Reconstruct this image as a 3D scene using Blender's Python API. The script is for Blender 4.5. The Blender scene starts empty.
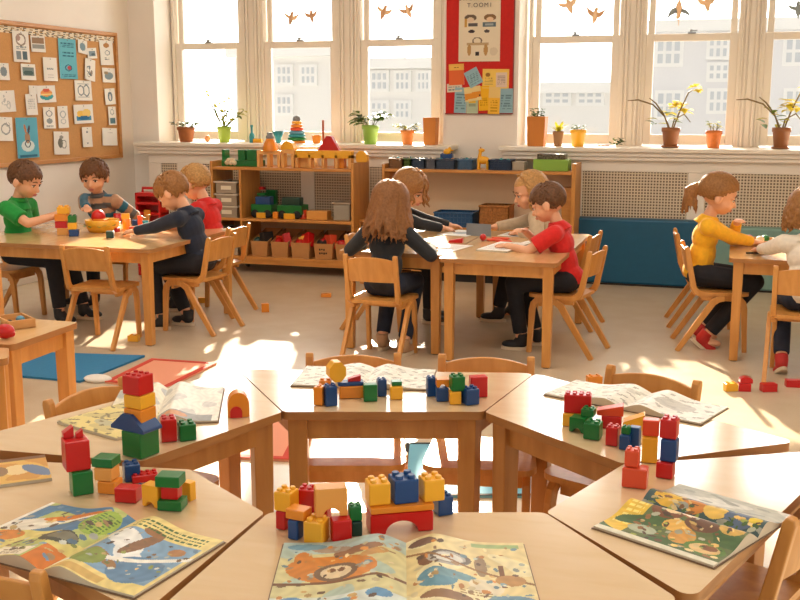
import bpy, bmesh, math, random
from mathutils import Vector, Matrix, Euler, Quaternion

SC = bpy.context.scene
COL = SC.collection
rnd = random.Random(7)
R = math.radians
V = Vector

# ------------------------------------------------------------------ camera
FPX, HOR, VPX, HC = 1046.0, 105.0, 738.0, 1.35
yaw = math.atan((VPX - 400) / math.hypot(FPX, 300 - HOR))
pitch = math.atan((300 - HOR) / FPX)
FW = V((-math.sin(yaw) * math.cos(pitch), math.cos(yaw) * math.cos(pitch), -math.sin(pitch)))
RT = V((math.cos(yaw), math.sin(yaw), 0))
UP = RT.cross(FW)
EYE = V((0, 0, HC))
cam_data = bpy.data.cameras.new('camera')
cam_data.sensor_width = 36
cam_data.lens = FPX / 800 * 36
cam_data.clip_start = 0.05
cam = bpy.data.objects.new('camera', cam_data)
COL.objects.link(cam)
mw = Matrix((RT, UP, -FW)).transposed().to_4x4()
mw.translation = EYE
cam.matrix_world = mw
SC.camera = cam
SC.view_settings.view_transform = 'Standard'
SC.view_settings.look = 'None'
SC.view_settings.gamma = 1
SC.view_settings.exposure = 0.0
FILL_E = 12.0  # strength of the added overhead fill panels
SKY_LO, SKY_HI, SKY_COL, SUN_E = 0.8, 8.0, (1.0, 0.975, 0.935, 1), 22.0

def ray(x, y): return FW + RT * ((x - 400) / FPX) - UP * ((y - 300) / FPX)
def at_z(x, y, z=0.0):
    d = ray(x, y); return EYE + d * ((z - HC) / d.z)
def at_y(x, y, Y):
    d = ray(x, y); return EYE + d * (Y / d.y)
def at_x(x, y, X):
    d = ray(x, y); return EYE + d * (X / d.x)
def depth(p): return (V(p) - EYE).dot(FW)
AX_U = V((math.cos(yaw), math.sin(yaw), 0))      # across, for the tables set at an angle
AX_V = V((-math.sin(yaw), math.cos(yaw), 0))     # away

# ------------------------------------------------------------------ materials
def lin(c):
    return tuple(((x / 255) / 12.92 if x / 255 <= 0.04045 else ((x / 255 + 0.055) / 1.055) ** 2.4) for x in c) + (1,)
_mats = {}
def plain(name, rgb, rough=0.5, metal=0.0, spec=0.5, coat=0.0, noise=0.0, nscale=30.0, bump=0.0, transl=0.0, alpha_tr=0.0, sheen=0.0):
    if name in _mats: return _mats[name]
    m = bpy.data.materials.new(name); m.use_nodes = True
    nt = m.node_tree; b = nt.nodes['Principled BSDF']
    b.inputs['Base Color'].default_value = lin(rgb)
    b.inputs['Roughness'].default_value = rough
    b.inputs['Metallic'].default_value = metal
    b.inputs['Specular IOR Level'].default_value = spec
    b.inputs['Coat Weight'].default_value = coat
    b.inputs['Coat Roughness'].default_value = 0.15
    if sheen: b.inputs['Sheen Weight'].default_value = sheen
    if alpha_tr: b.inputs['Transmission Weight'].default_value = alpha_tr
    if noise or bump:
        tc = nt.nodes.new('ShaderNodeTexCoord'); n = nt.nodes.new('ShaderNodeTexNoise')
        n.inputs['Scale'].default_value = nscale; n.inputs['Detail'].default_value = 4
        nt.links.new(tc.outputs['Object'], n.inputs['Vector'])
        if noise:
            r = nt.nodes.new('ShaderNodeValToRGB')
            c = lin(rgb)
            r.color_ramp.elements[0].position = 0.3; r.color_ramp.elements[1].position = 0.7
            r.color_ramp.elements[0].color = tuple(max(0, x * (1 - noise)) for x in c[:3]) + (1,)
            r.color_ramp.elements[1].color = tuple(min(1, x * (1 + noise)) for x in c[:3]) + (1,)
            nt.links.new(n.outputs['Fac'], r.inputs['Fac']); nt.links.new(r.outputs['Color'], b.inputs['Base Color'])
        if bump:
            bp = nt.nodes.new('ShaderNodeBump'); bp.inputs['Strength'].default_value = bump; bp.inputs['Distance'].default_value = 0.01
            nt.links.new(n.outputs['Fac'], bp.inputs['Height']); nt.links.new(bp.outputs['Normal'], b.inputs['Normal'])
    if transl:
        t = nt.nodes.new('ShaderNodeBsdfTranslucent'); t.inputs['Color'].default_value = lin(rgb)
        mx = nt.nodes.new('ShaderNodeMixShader'); mx.inputs['Fac'].default_value = transl
        nt.links.new(b.outputs['BSDF'], mx.inputs[1]); nt.links.new(t.outputs['BSDF'], mx.inputs[2])
        nt.links.new(mx.outputs['Shader'], nt.nodes['Material Output'].inputs['Surface'])
    _mats[name] = m
    return m

def wood(name, c1, c2, rough=0.4, scale=(3, 3, 22), coat=0.0, spec=0.5):
    if name in _mats: return _mats[name]
    m = bpy.data.materials.new(name); m.use_nodes = True
    nt = m.node_tree; b = nt.nodes['Principled BSDF']
    tc = nt.nodes.new('ShaderNodeTexCoord'); mp = nt.nodes.new('ShaderNodeMapping'); mp.inputs['Scale'].default_value = scale
    n = nt.nodes.new('ShaderNodeTexNoise'); n.inputs['Scale'].default_value = 3.0; n.inputs['Detail'].default_value = 5
    n.inputs['Distortion'].default_value = 0.4
    r = nt.nodes.new('ShaderNodeValToRGB')
    r.color_ramp.elements[0].position = 0.3; r.color_ramp.elements[1].position = 0.72
    r.color_ramp.elements[0].color = lin(c2); r.color_ramp.elements[1].color = lin(c1)
    nt.links.new(tc.outputs['Object'], mp.inputs['Vector']); nt.links.new(mp.outputs['Vector'], n.inputs['Vector'])
    nt.links.new(n.outputs['Fac'], r.inputs['Fac']); nt.links.new(r.outputs['Color'], b.inputs['Base Color'])
    b.inputs['Roughness'].default_value = rough
    b.inputs['Specular IOR Level'].default_value = spec
    b.inputs['Coat Weight'].default_value = coat; b.inputs['Coat Roughness'].default_value = 0.12
    _mats[name] = m
    return m

def painted(name, rough=0.5, spec=0.4, transl=0.0):
    """colour printed on the surface, held in the mesh's colour attribute 'print'"""
    if name in _mats: return _mats[name]
    m = bpy.data.materials.new(name); m.use_nodes = True
    nt = m.node_tree; b = nt.nodes['Principled BSDF']
    a = nt.nodes.new('ShaderNodeAttribute'); a.attribute_name = 'print'
    nt.links.new(a.outputs['Color'], b.inputs['Base Color'])
    b.inputs['Roughness'].default_value = rough; b.inputs['Specular IOR Level'].default_value = spec
    _mats[name] = m
    return m

WALLC = plain('cream_wall_paint', (244, 236, 224), 0.75, noise=0.02, nscale=3)
WHITEP = plain('white_gloss_paint', (240, 231, 216), 0.4, noise=0.015, nscale=5)
CEILM = plain('ceiling_paint', (240, 233, 220), 0.9)
BEECH = wood('beech_wood', (214, 152, 78), (194, 130, 60), 0.38, (9, 9, 1.6))
BEECH2 = wood('beech_shelf_wood', (212, 148, 74), (192, 128, 60), 0.4, (1.6, 9, 9))
BEECHD = wood('oiled_beech_wood', (194, 134, 68), (172, 112, 52), 0.36, (9, 9, 1.6))
LAM = wood('maple_laminate', (226, 198, 158), (220, 189, 146), 0.17, (2, 8, 8), spec=0.9, coat=0.6)
LAMB = wood('birch_laminate', (228, 188, 134), (217, 174, 116), 0.2, (8, 2, 8), spec=0.8, coat=0.4)
EDGEM = wood('table_edge_wood', (176, 122, 66), (158, 104, 52), 0.45, (3, 3, 10))
DARKM = plain('matt_dark_brown', (40, 32, 26), 0.8)  # even dark brown, shared by bench bases, plinth, mat edge and toys
STEEL = plain('brushed_steel', (160, 160, 158), 0.3, metal=1.0)
RUBBER = plain('black_rubber', (30, 30, 30), 0.7)
PAPERM = painted('printed_paper', 0.45, 0.35)
MATTEP = painted('matte_paper', 0.85, 0.1)
CLAY = plain('terracotta', (158, 90, 44), 0.7, noise=0.12, nscale=25)
SOIL = plain('potting_soil', (62, 44, 30), 0.95, noise=0.3, nscale=80)
LEAF = plain('leaf_green', (84, 112, 36), 0.5, noise=0.15, nscale=20, transl=0.25)
LEAFY = plain('leaf_yellow_green', (176, 168, 44), 0.5, noise=0.12, nscale=20, transl=0.3)
LEAFD = plain('leaf_grey_green', (84, 96, 50), 0.6, noise=0.2, nscale=20, transl=0.3)
STEM = plain('plant_stem', (120, 120, 60), 0.6)
def plastic(name, rgb): return plain(name, rgb, 0.28, spec=0.5)
RED = plastic('red_plastic', (196, 22, 20))
ORED = plastic('orange_red_plastic', (222, 78, 42))
BLUE = plastic('blue_plastic', (16, 66, 122))
GREEN = plastic('green_plastic', (12, 110, 46))
YEL = plastic('yellow_plastic', (240, 174, 42))
ORG = plastic('orange_plastic', (230, 140, 38))
TANB = plastic('tan_plastic', (228, 160, 78))
DGRN = plastic('dark_green_plastic', (20, 62, 52))
CYAN = plastic('teal_plastic', (40, 140, 150))

# ------------------------------------------------------------------ mesh builder
class MB:
    def __init__(s):
        s.v = []; s.f = []; s.m = []; s.sm = []; s.c = []
    def add(s, verts, faces, mat=0, smooth=False, M=None, cols=None):
        o = len(s.v)
        if M is not None: verts = [M @ V(p) for p in verts]
        s.v += [tuple(p) for p in verts]
        for i, f in enumerate(faces):
            s.f.append(tuple(o + k for k in f)); s.m.append(mat); s.sm.append(smooth)
            s.c.append(cols[i] if cols else None)
        return s
    def box(s, lo, hi, mat=0, M=None, taper=None):
        x0, y0, z0 = lo; x1, y1, z1 = hi
        vs = [(x0, y0, z0), (x1, y0, z0), (x1, y1, z0), (x0, y1, z0), (x0, y0, z1), (x1, y0, z1), (x1, y1, z1), (x0, y1, z1)]
        if taper:
            cx, cy = (x0 + x1) / 2, (y0 + y1) / 2
            vs = [(cx + (p[0] - cx) * taper, cy + (p[1] - cy) * taper, p[2]) if i < 4 else p for i, p in enumerate(vs)]
        return s.add(vs, [(0, 3, 2, 1), (4, 5, 6, 7), (0, 1, 5, 4), (1, 2, 6, 5), (2, 3, 7, 6), (3, 0, 4, 7)], mat, False, M)
    def prism(s, poly, z0, z1, mat=0, M=None, side=None, smooth=False):
        n = len(poly)
        vs = [(p[0], p[1], z0) for p in poly] + [(p[0], p[1], z1) for p in poly]
        s.add(vs, [tuple(range(n - 1, -1, -1)), tuple(range(n, 2 * n))], mat, False, M)
        return s.add(vs, [(i, (i + 1) % n, n + (i + 1) % n, n + i) for i in range(n)], mat if side is None else side, smooth, M)
    def lathe(s, prof, n=20, mat=0, M=None, smooth=True, cap=True):
        vs = []; k = len(prof)
        for r, z in prof:
            for i in range(n):
                a = 2 * math.pi * i / n
                vs.append((r * math.cos(a), r * math.sin(a), z))
        fs = [(j * n + i, j * n + (i + 1) % n, (j + 1) * n + (i + 1) % n, (j + 1) * n + i) for j in range(k - 1) for i in range(n)]
        s.add(vs, fs, mat, smooth, M)
        if cap:
            s.add(vs[:n], [tuple(range(n - 1, -1, -1))], mat, False, M)
            s.add(vs[-n:], [tuple(range(n))], mat, False, M)
        return s
    def ell(s, c, r, mat=0, rot=None, seg=16, rings=10, M=None):
        T = Matrix.Translation(V(c)) @ (rot.to_4x4() if rot is not None else Matrix()) @ Matrix.Diagonal((r[0], r[1], r[2], 1))
        if M is not None: T = M @ T
        vs = [(0, 0, -1)]
        for j in range(1, rings):
            t = math.pi * j / rings - math.pi / 2
            for i in range(seg):
                a = 2 * math.pi * i / seg
                vs.append((math.cos(t) * math.cos(a), math.cos(t) * math.sin(a), math.sin(t)))
        vs.append((0, 0, 1)); L = len(vs) - 1
        fs = [(0, 1 + (i + 1) % seg, 1 + i) for i in range(seg)]
        for j in range(rings - 2):
            for i in range(seg):
                a = 1 + j * seg + i; b = 1 + j * seg + (i + 1) % seg
                fs.append((a, b, b + seg, a + seg))
        o = 1 + (rings - 2) * seg
        fs += [(L, o + i, o + (i + 1) % seg) for i in range(seg)]
        return s.add(vs, fs, mat, True, T)
    def tube(s, pts, rad, n=8, mat=0, M=None, cap=True):
        pts = [V(p) for p in pts]
        if not isinstance(rad, (list, tuple)): rad = [rad] * len(pts)
        vs = []; prev = None
        for i, p in enumerate(pts):
            t = (pts[min(i + 1, len(pts) - 1)] - pts[max(i - 1, 0)])
            t = t.normalized() if t.length > 1e-9 else V((0, 0, 1))
            if prev is None:
                a = t.orthogonal().normalized()
            else:
                a = (prev - t * prev.dot(t)); a = a.normalized() if a.length > 1e-6 else t.orthogonal().normalized()
            prev = a; b = t.cross(a)
            for k in range(n):
                g = 2 * math.pi * k / n
                vs.append(p + (a * math.cos(g) + b * math.sin(g)) * rad[i])
        fs = [(j * n + k, j * n + (k + 1) % n, (j + 1) * n + (k + 1) % n, (j + 1) * n + k) for j in range(len(pts) - 1) for k in range(n)]
        s.add(vs, fs, mat, True, M)
        if cap:
            s.add(vs[:n], [tuple(range(n - 1, -1, -1))], mat, False, M); s.add(vs[-n:], [tuple(range(n))], mat, False, M)
        return s
    def bar(s, pts, th, x0, x1, mat=0, M=None):
        """rectangular bar following (y, z) points, between x0 and x1"""
        n = len(pts); vs = []
        if not isinstance(th, (list, tuple)): th = [th] * n
        for i in range(n):
            a = pts[max(i - 1, 0)]; b = pts[min(i + 1, n - 1)]
            dy, dz = b[0] - a[0], b[1] - a[1]; l = math.hypot(dy, dz) or 1
            ny, nz = -dz / l * th[i] / 2, dy / l * th[i] / 2
            y, z = pts[i]
            vs += [(x0, y + ny, z + nz), (x1, y + ny, z + nz), (x1, y - ny, z - nz), (x0, y - ny, z - nz)]
        fs = [(i * 4 + k, i * 4 + (k + 1) % 4, (i + 1) * 4 + (k + 1) % 4, (i + 1) * 4 + k) for i in range(n - 1) for k in range(4)]
        fs += [(3, 2, 1, 0), tuple((n - 1) * 4 + k for k in range(4))]
        return s.add(vs, fs, mat, False, M)
    def mesh(s, name, mats):
        me = bpy.data.meshes.new(name)
        me.from_pydata(s.v, [], s.f)
        if not isinstance(mats, (list, tuple)): mats = [mats]
        for m in mats: me.materials.append(m)
        me.polygons.foreach_set('material_index', s.m)
        me.polygons.foreach_set('use_smooth', s.sm)
        if any(c is not None for c in s.c):
            at = me.color_attributes.new('print', 'FLOAT_COLOR', 'CORNER')
            vals = []
            for f, c in zip(s.f, s.c):
                vals += list(c or (0.85, 0.82, 0.76, 1)) * len(f)
            at.data.foreach_set('color', vals)
        bm = bmesh.new(); bm.from_mesh(me)
        bmesh.ops.recalc_face_normals(bm, faces=bm.faces)
        bm.to_mesh(me); bm.free()
        me.update()
        return me

def obj(name, mb, mats, parent=None, bevel=0.0, label=None, loc=None, rz=None, seg=2):
    me = mb.mesh(name, mats) if isinstance(mb, MB) else mb
    o = bpy.data.objects.new(name, me); COL.objects.link(o)
    if parent is not None: o.parent = parent
    if loc is not None: o.location = loc
    if rz is not None: o.rotation_euler = (0, 0, rz)
    if bevel:
        b = o.modifiers.new('soft_edges', 'BEVEL'); b.width = bevel; b.segments = seg; b.limit_method = 'ANGLE'; b.angle_limit = R(40)
    if label: o['label'] = label
    return o
def tag(o, label, cat, group=None):
    o['label'] = label; o['category'] = cat
    if group: o['group'] = group
    return o
def thing(name, label, cat, loc=(0, 0, 0), rz=0.0, group=None):
    o = bpy.data.objects.new(name, None); COL.objects.link(o)
    o.empty_display_size = 0.05
    o.location = loc; o.rotation_euler = (0, 0, rz)
    return tag(o, label, cat, group)
def struct(name, mb, mats, label=None, parent=None, bevel=0.0, cat=None):
    o = obj(name, mb, mats, parent, bevel)
    if parent is None: o['kind'] = 'structure'
    if label: o['label'] = label
    if cat: o['category'] = cat
    return o
def dup(root, loc, rz, label, group=None):
    r = root.copy(); COL.objects.link(r); r.location = loc; r.rotation_euler = (0, 0, rz)
    r['label'] = label
    if group: r['group'] = group
    for ch in list(root.children):
        c = ch.copy(); COL.objects.link(c); c.parent = r
        for g in ch.children:
            d = g.copy(); COL.objects.link(d); d.parent = c
    return r

def round_poly(poly, r, n=5):
    out = []; k = len(poly)
    for i in range(k):
        p = V(poly[i][:2]); a = V(poly[i - 1][:2]); b = V(poly[(i + 1) % k][:2])
        da = (a - p).normalized(); db = (b - p).normalized()
        half = da.angle(db) / 2
        t = min(r / math.tan(half), (a - p).length * 0.45, (b - p).length * 0.45)
        rr = t * math.tan(half)
        c = p + (da + db).normalized() * (rr / math.sin(half))
        s = p + da * t; e = p + db * t
        a0 = math.atan2(s.y - c.y, s.x - c.x); a1 = math.atan2(e.y - c.y, e.x - c.x)
        d = (a1 - a0 + math.pi) % (2 * math.pi) - math.pi
        for j in range(n + 1):
            g = a0 + d * j / n
            out.append((c.x + rr * math.cos(g), c.y + rr * math.sin(g)))
    return out
def inset_poly(poly, d):
    """move each corner of a convex counter-clockwise polygon inward by d from both edges"""
    out = []; k = len(poly)
    for i in range(k):
        p = V(poly[i]); a = V(poly[i - 1]); b = V(poly[(i + 1) % k])
        e1 = (p - a).normalized(); e2 = (b - p).normalized()
        n1 = V((-e1.y, e1.x)); n2 = V((-e2.y, e2.x))
        bis = (n1 + n2).normalized()
        out.append(p + bis * (d / bis.dot(n1)))
    return out

# ------------------------------------------------------------------ printed pictures
def art_color(prims, u, v):
    c = (236, 228, 208)
    for p in prims:
        k = p[0]
        if k == 'bg': c = p[1]
        elif k == 'rect':
            if p[1] <= u <= p[3] and p[2] <= v <= p[4]: c = p[5]
        elif k == 'ell':
            du, dv = u - p[1], v - p[2]; a = R(p[5]); x = du * math.cos(a) + dv * math.sin(a); y = -du * math.sin(a) + dv * math.cos(a)
            if (x / p[3]) ** 2 + (y / p[4]) ** 2 <= 1: c = p[6]
        elif k == 'ring':
            d = ((u - p[1]) / p[3]) ** 2 + ((v - p[2]) / p[4]) ** 2
            if 0.55 <= d <= 1: c = p[5]
        elif k == 'lines':
            if p[1] <= u <= p[3] and p[2] <= v <= p[4]:
                t = (v - p[2]) / (p[4] - p[2]) * p[5]
                if t % 1 < 0.5 and (math.sin(u * 91 + int(t) * 7) + math.sin(u * 213 + int(t))) > -0.7: c = p[6]
        elif k == 'noise':
            s = p[1]
            g = math.sin(u * s * 1.3 + 2 * math.sin(v * s)) + math.sin(v * s * 1.7 + 1.5 * math.sin(u * s * 0.8 + p[3]))
            if g > p[2]: c = p[4]
        elif k == 'band':   # v between two sloped lines
            w0 = p[1] + p[2] * u
            if w0 <= v <= w0 + p[3]: c = p[4]
    # printed half-tone: small mottling of the ink
    q = 1 if ('mottle',) not in prims else 1 + 0.05 * math.sin(u * 31 + 3 * math.sin(v * 17)) * math.sin(v * 23 + 2 * math.sin(u * 19))
    return lin(tuple(min(255, x * q) for x in c))
def scrib(seed, n, cols, box=(.05, .05, .95, .95), smin=.012, smax=.05):
    rr = random.Random(seed); out = []
    for k in range(n):
        c = rr.choice(cols); f_ = rr.uniform(.8, 1.15); c = tuple(min(250, x * f_) for x in c)
        out.append(('ell', rr.uniform(box[0], box[2]), rr.uniform(box[1], box[3]), rr.uniform(smin, smax), rr.uniform(smin, smax) * .7, rr.uniform(0, 180), c))
    return out
def sheet(mb, w, h, nx, ny, prims, zf=None, M=None, mat=0, x0=0.0, y0=0.0, flip=False):
    vs = []; fs = []; cs = []
    for j in range(ny + 1):
        for i in range(nx + 1):
            u = i / nx; v = j / ny
            vs.append((x0 + u * w, y0 + v * h, zf(u, v) if zf else 0.0))
    for j in range(ny):
        for i in range(nx):
            a = j * (nx + 1) + i
            fs.append((a, a + 1, a + nx + 2, a + nx + 1))
            u = (i + 0.5) / nx
            cs.append(art_color(prims, 1 - u if flip else u, (j + 0.5) / ny))
    mb.add(vs, fs, mat, True, M, cs)
# ================================================================== the room
YW = 8.30      # inner face of the window wall
YG = 8.62      # glass
XL = -5.14     # left wall
ZC = 3.4
FLOORM = bpy.data.materials.new('beige_linoleum'); FLOORM.use_nodes = True
def _floor():
    nt = FLOORM.node_tree; b = nt.nodes['Principled BSDF']
    tc = nt.nodes.new('ShaderNodeTexCoord'); n = nt.nodes.new('ShaderNodeTexNoise'); n.inputs['Scale'].default_value = 6; n.inputs['Detail'].default_value = 8
    n2 = nt.nodes.new('ShaderNodeTexNoise'); n2.inputs['Scale'].default_value = 160; n2.inputs['Detail'].default_value = 2
    mx = nt.nodes.new('ShaderNodeMath'); mx.operation = 'ADD'
    ml = nt.nodes.new('ShaderNodeMath'); ml.operation = 'MULTIPLY'; ml.inputs[1].default_value = 0.5
    r = nt.nodes.new('ShaderNodeValToRGB'); r.color_ramp.elements[0].position = 0.3; r.color_ramp.elements[1].position = 0.7
    r.color_ramp.elements[0].color = lin((196, 176, 148)); r.color_ramp.elements[1].color = lin((208, 190, 164))
    L = nt.links
    L.new(tc.outputs['Object'], n.inputs['Vector']); L.new(tc.outputs['Object'], n2.inputs['Vector'])
    L.new(n.outputs['Fac'], mx.inputs[0]); L.new(n2.outputs['Fac'], mx.inputs[1]); L.new(mx.outputs[0], ml.inputs[0])
    L.new(ml.outputs[0], r.inputs['Fac']); L.new(r.outputs['Color'], b.inputs['Base Color'])
    b.inputs['Roughness'].default_value = 0.26; b.inputs['Specular IOR Level'].default_value = 0.5
_floor()
f = MB(); f.box((XL - 0.2, -1.6, -0.12), (3.4, 8.9, 0.0)); struct('floor', f, FLOORM, 'beige linoleum classroom floor')
f = MB(); f.box((XL - 0.2, -1.6, ZC), (3.4, 8.9, ZC + 0.15)); struct('ceiling', f, CEILM)
f = MB(); f.box((XL - 0.2, -1.6, 0), (XL, YW + 0.6, ZC)); struct('wall_left', f, WALLC, 'cream side wall carrying the cork board')
f = MB(); f.box((3.2, 2.5, 0), (3.4, YW + 0.6, ZC)); struct('wall_right', f, WALLC)
# window wall with two wide recesses
O1 = (-4.88, -2.27); O2 = (-1.66, 1.45)
ZS, ZT = 1.03, 3.02
f = MB()
def wb(x0, x1, z0, z1, y0=YW, y1=8.75): f.box((x0, y0, z0), (x1, y1, z1))
wb(XL, O1[0], 0, ZC); wb(O1[1], O2[0], 0, ZC); wb(O2[1], 3.2, 0, ZC)
for o in (O1, O2):
    wb(o[0], o[1], 0, ZS); wb(o[0], o[1], ZT, ZC)
struct('wall_back', f, WALLC, 'cream wall with the tall sash windows')
# glass
GLASS = bpy.data.materials.new('window_glass'); GLASS.use_nodes = True
def _glass():
    nt = GLASS.node_tree; nt.nodes.clear()
    out = nt.nodes.new('ShaderNodeOutputMaterial'); t = nt.nodes.new('ShaderNodeBsdfTransparent'); g = nt.nodes.new('ShaderNodeBsdfGlossy')
    g.inputs['Roughness'].default_value = 0.02
    fr = nt.nodes.new('ShaderNodeFresnel'); fr.inputs['IOR'].default_value = 1.25
    mx = nt.nodes.new('ShaderNodeMixShader')
    t.inputs['Color'].default_value = (0.97, 0.97, 0.97, 1)
    nt.links.new(fr.outputs[0], mx.inputs[0]); nt.links.new(t.outputs[0], mx.inputs[1]); nt.links.new(g.outputs[0], mx.inputs[2])
    nt.links.new(mx.outputs[0], out.inputs['Surface'])
_glass()
WINS = [(-4.78, -4.24), (-3.91, -3.355), (-3.015, -2.455), (-1.545, -0.975), (-0.65, -0.085), (0.23, 0.795)]
ZB0, ZB1, ZU0, ZU1 = 1.12, 1.836, 1.895, 2.9
for i, (x0, x1) in enumerate(WINS):
    m = MB(); s = 0.06
    # lower sash (nearer the room) and upper sash
    for (za, zb, ya, yb, st, sb) in ((ZB0 - 0.075, ZB1 + 0.055, 8.585, 8.63, s, 0.075), (ZU0 - 0.045, ZU1 + 0.05, 8.625, 8.67, s - 0.012, 0.045)):
        m.box((x0 - st, ya, za), (x0, yb, zb)); m.box((x1, ya, za), (x1 + st, yb, zb))
        m.box((x0, ya, za), (x1, yb, za + sb)); m.box((x0, ya, zb - 0.055), (x1, yb, zb))
    # outer box frame and stops
    m.box((x0 - 0.088, 8.565, ZS), (x0 - 0.06, 8.69, ZT)); m.box((x1 + 0.06, 8.565, ZS), (x1 + 0.088, 8.69, ZT))
    m.box((x0 - 0.088, 8.565, ZU1 + 0.05), (x1 + 0.088, 8.69, ZT))
    w = struct('window_%d' % (i + 1), m, WHITEP, bevel=0.004,
               label=['white sash window nearest the cork board', 'white sash window behind the stacking toys, second along', 'white sash window just before the red notice board',
                      'white sash window just past the red notice board', 'white sash window looking onto the grey house', 'white sash window at the far right edge of the wall'][i])
    p = MB(); p.box((x0, 8.605, ZB0), (x1, 8.61, ZB1)); struct('pane', p, GLASS, parent=w)
    p = MB(); p.box((x0 - 0.01, 8.645, ZU0), (x1 + 0.01, 8.65, ZU1)); struct('pane', p, GLASS, parent=w)
    c = MB(); xm = (x0 + x1) / 2
    c.box((xm - 0.03, 8.575, ZB1 + 0.055), (xm + 0.03, 8.61, ZB1 + 0.068)); c.lathe([(0.012, 0), (0.012, 0.018), (0.004, 0.022)], 12, M=Matrix.Translation((xm - 0.008, 8.59, ZB1 + 0.066)))
    c.box((xm - 0.01, 8.555, ZB1 + 0.07), (xm + 0.04, 8.567, ZB1 + 0.08))
    obj('sash_lock', c, STEEL, w)
# moulded posts between the windows and casings at the ends of each recess
def post(x0, x1, nm):
    m = MB(); xm0, xm1 = x0, x1
    m.box((x0, 8.56, ZS), (x1, 8.70, ZT))
    w = x1 - x0
    for t0, t1, y in ((0.0, 0.10, 8.548), (0.16, 0.30, 8.54), (0.36, 0.64, 8.552), (0.70, 0.84, 8.54), (0.90, 1.0, 8.548)):
        m.box((x0 + w * t0, y, ZS), (x0 + w * t1, 8.57, ZT))
    struct(nm, m, WHITEP, bevel=0.005)
n = 1
for a, b in ((O1[0], WINS[0][0] - 0.088), (WINS[0][1] + 0.088, WINS[1][0] - 0.088), (WINS[1][1] + 0.088, WINS[2][0] - 0.088), (WINS[2][1] + 0.088, O1[1]),
             (O2[0], WINS[3][0] - 0.088), (WINS[3][1] + 0.088, WINS[4][0] - 0.088), (WINS[4][1] + 0.088, WINS[5][0] - 0.088), (WINS[5][1] + 0.088, O2[1])):
    if b - a > 0.03: post(a, b, 'trim_%d' % n); n += 1
# sills
def sill(x0, x1, nm):
    m = MB(); m.box((x0, 8.06, 1.0), (x1, 8.57, 1.032)); m.box((x0 + 0.02, 8.085, 0.965), (x1 - 0.02, 8.14, 1.0)); m.box((x0 + 0.03, 8.10, 0.935), (x1 - 0.03, 8.14, 0.965))
    struct(nm, m, WHITEP, bevel=0.006, label='long white window sill carrying potted plants')
sill(-5.0, -2.14, 'windowsill_left'); sill(-1.76, 1.5, 'windowsill_right')
# radiator covers with pierced panels
GRILLE = bpy.data.materials.new('pierced_panel'); GRILLE.use_nodes = True
def _gr():
    nt = GRILLE.node_tree; b = nt.nodes['Principled BSDF']; L = nt.links
    tc = nt.nodes.new('ShaderNodeTexCoord'); sp = nt.nodes.new('ShaderNodeSeparateXYZ'); L.new(tc.outputs['Object'], sp.inputs[0])
    outs = []
    for ax in ('X', 'Z'):
        m = nt.nodes.new('ShaderNodeMath'); m.operation = 'MULTIPLY'; m.inputs[1].default_value = 1 / 0.0225; L.new(sp.outputs[ax], m.inputs[0])
        fr = nt.nodes.new('ShaderNodeMath'); fr.operation = 'FRACT'; L.new(m.outputs[0], fr.inputs[0])
        g = nt.nodes.new('ShaderNodeMath'); g.operation = 'GREATER_THAN'; g.inputs[1].default_value = 0.42; L.new(fr.outputs[0], g.inputs[0]); outs.append(g)
    mu = nt.nodes.new('ShaderNodeMath'); mu.operation = 'MULTIPLY'; L.new(outs[0].outputs[0], mu.inputs[0]); L.new(outs[1].outputs[0], mu.inputs[1])
    mx = nt.nodes.new('ShaderNodeMixRGB'); mx.inputs[1].default_value = lin((222, 206, 180)); mx.inputs[2].default_value = lin((104, 84, 64))
    L.new(mu.outputs[0], mx.inputs[0]); L.new(mx.outputs[0], b.inputs['Base Color']); b.inputs['Roughness'].default_value = 0.6
_gr()
def radcover(x0, x1, stiles, nm):
    m = MB(); y0, y1 = 8.14, YW
    m.box((x0, y0, 0.85), (x1, y1, 0.965)); m.box((x0, y0, 0.0), (x1, y1, 0.2))
    for a, b in stiles: m.box((a, y0, 0.2), (b, y1, 0.85))
    st = struct(nm, m, WHITEP, bevel=0.004, label='white radiator cover with pierced panels below the windows')
    for (a, b), (c, d) in zip(stiles[:-1], stiles[1:]):
        g = MB(); g.box((b, y0 + 0.015, 0.2), (c, y0 + 0.025, 0.85)); obj('pierced_panel', g, GRILLE, st)
radcover(-4.9, -2.2, [(-4.9, -4.78), (-4.62, -4.5), (-4.0, -3.84), (-3.46, -3.34), (-2.68, -2.2)], 'trim_21')
radcover(-1.3, 1.5, [(-1.3, -1.11), (-0.325, -0.2), (0.72, 0.85), (1.35, 1.5)], 'trim_22')
# baseboard on the side wall
f = MB(); f.box((XL, -1.6, 0), (XL + 0.018, YW, 0.1)); struct('baseboard_left', f, WHITEP, bevel=0.004)

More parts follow.
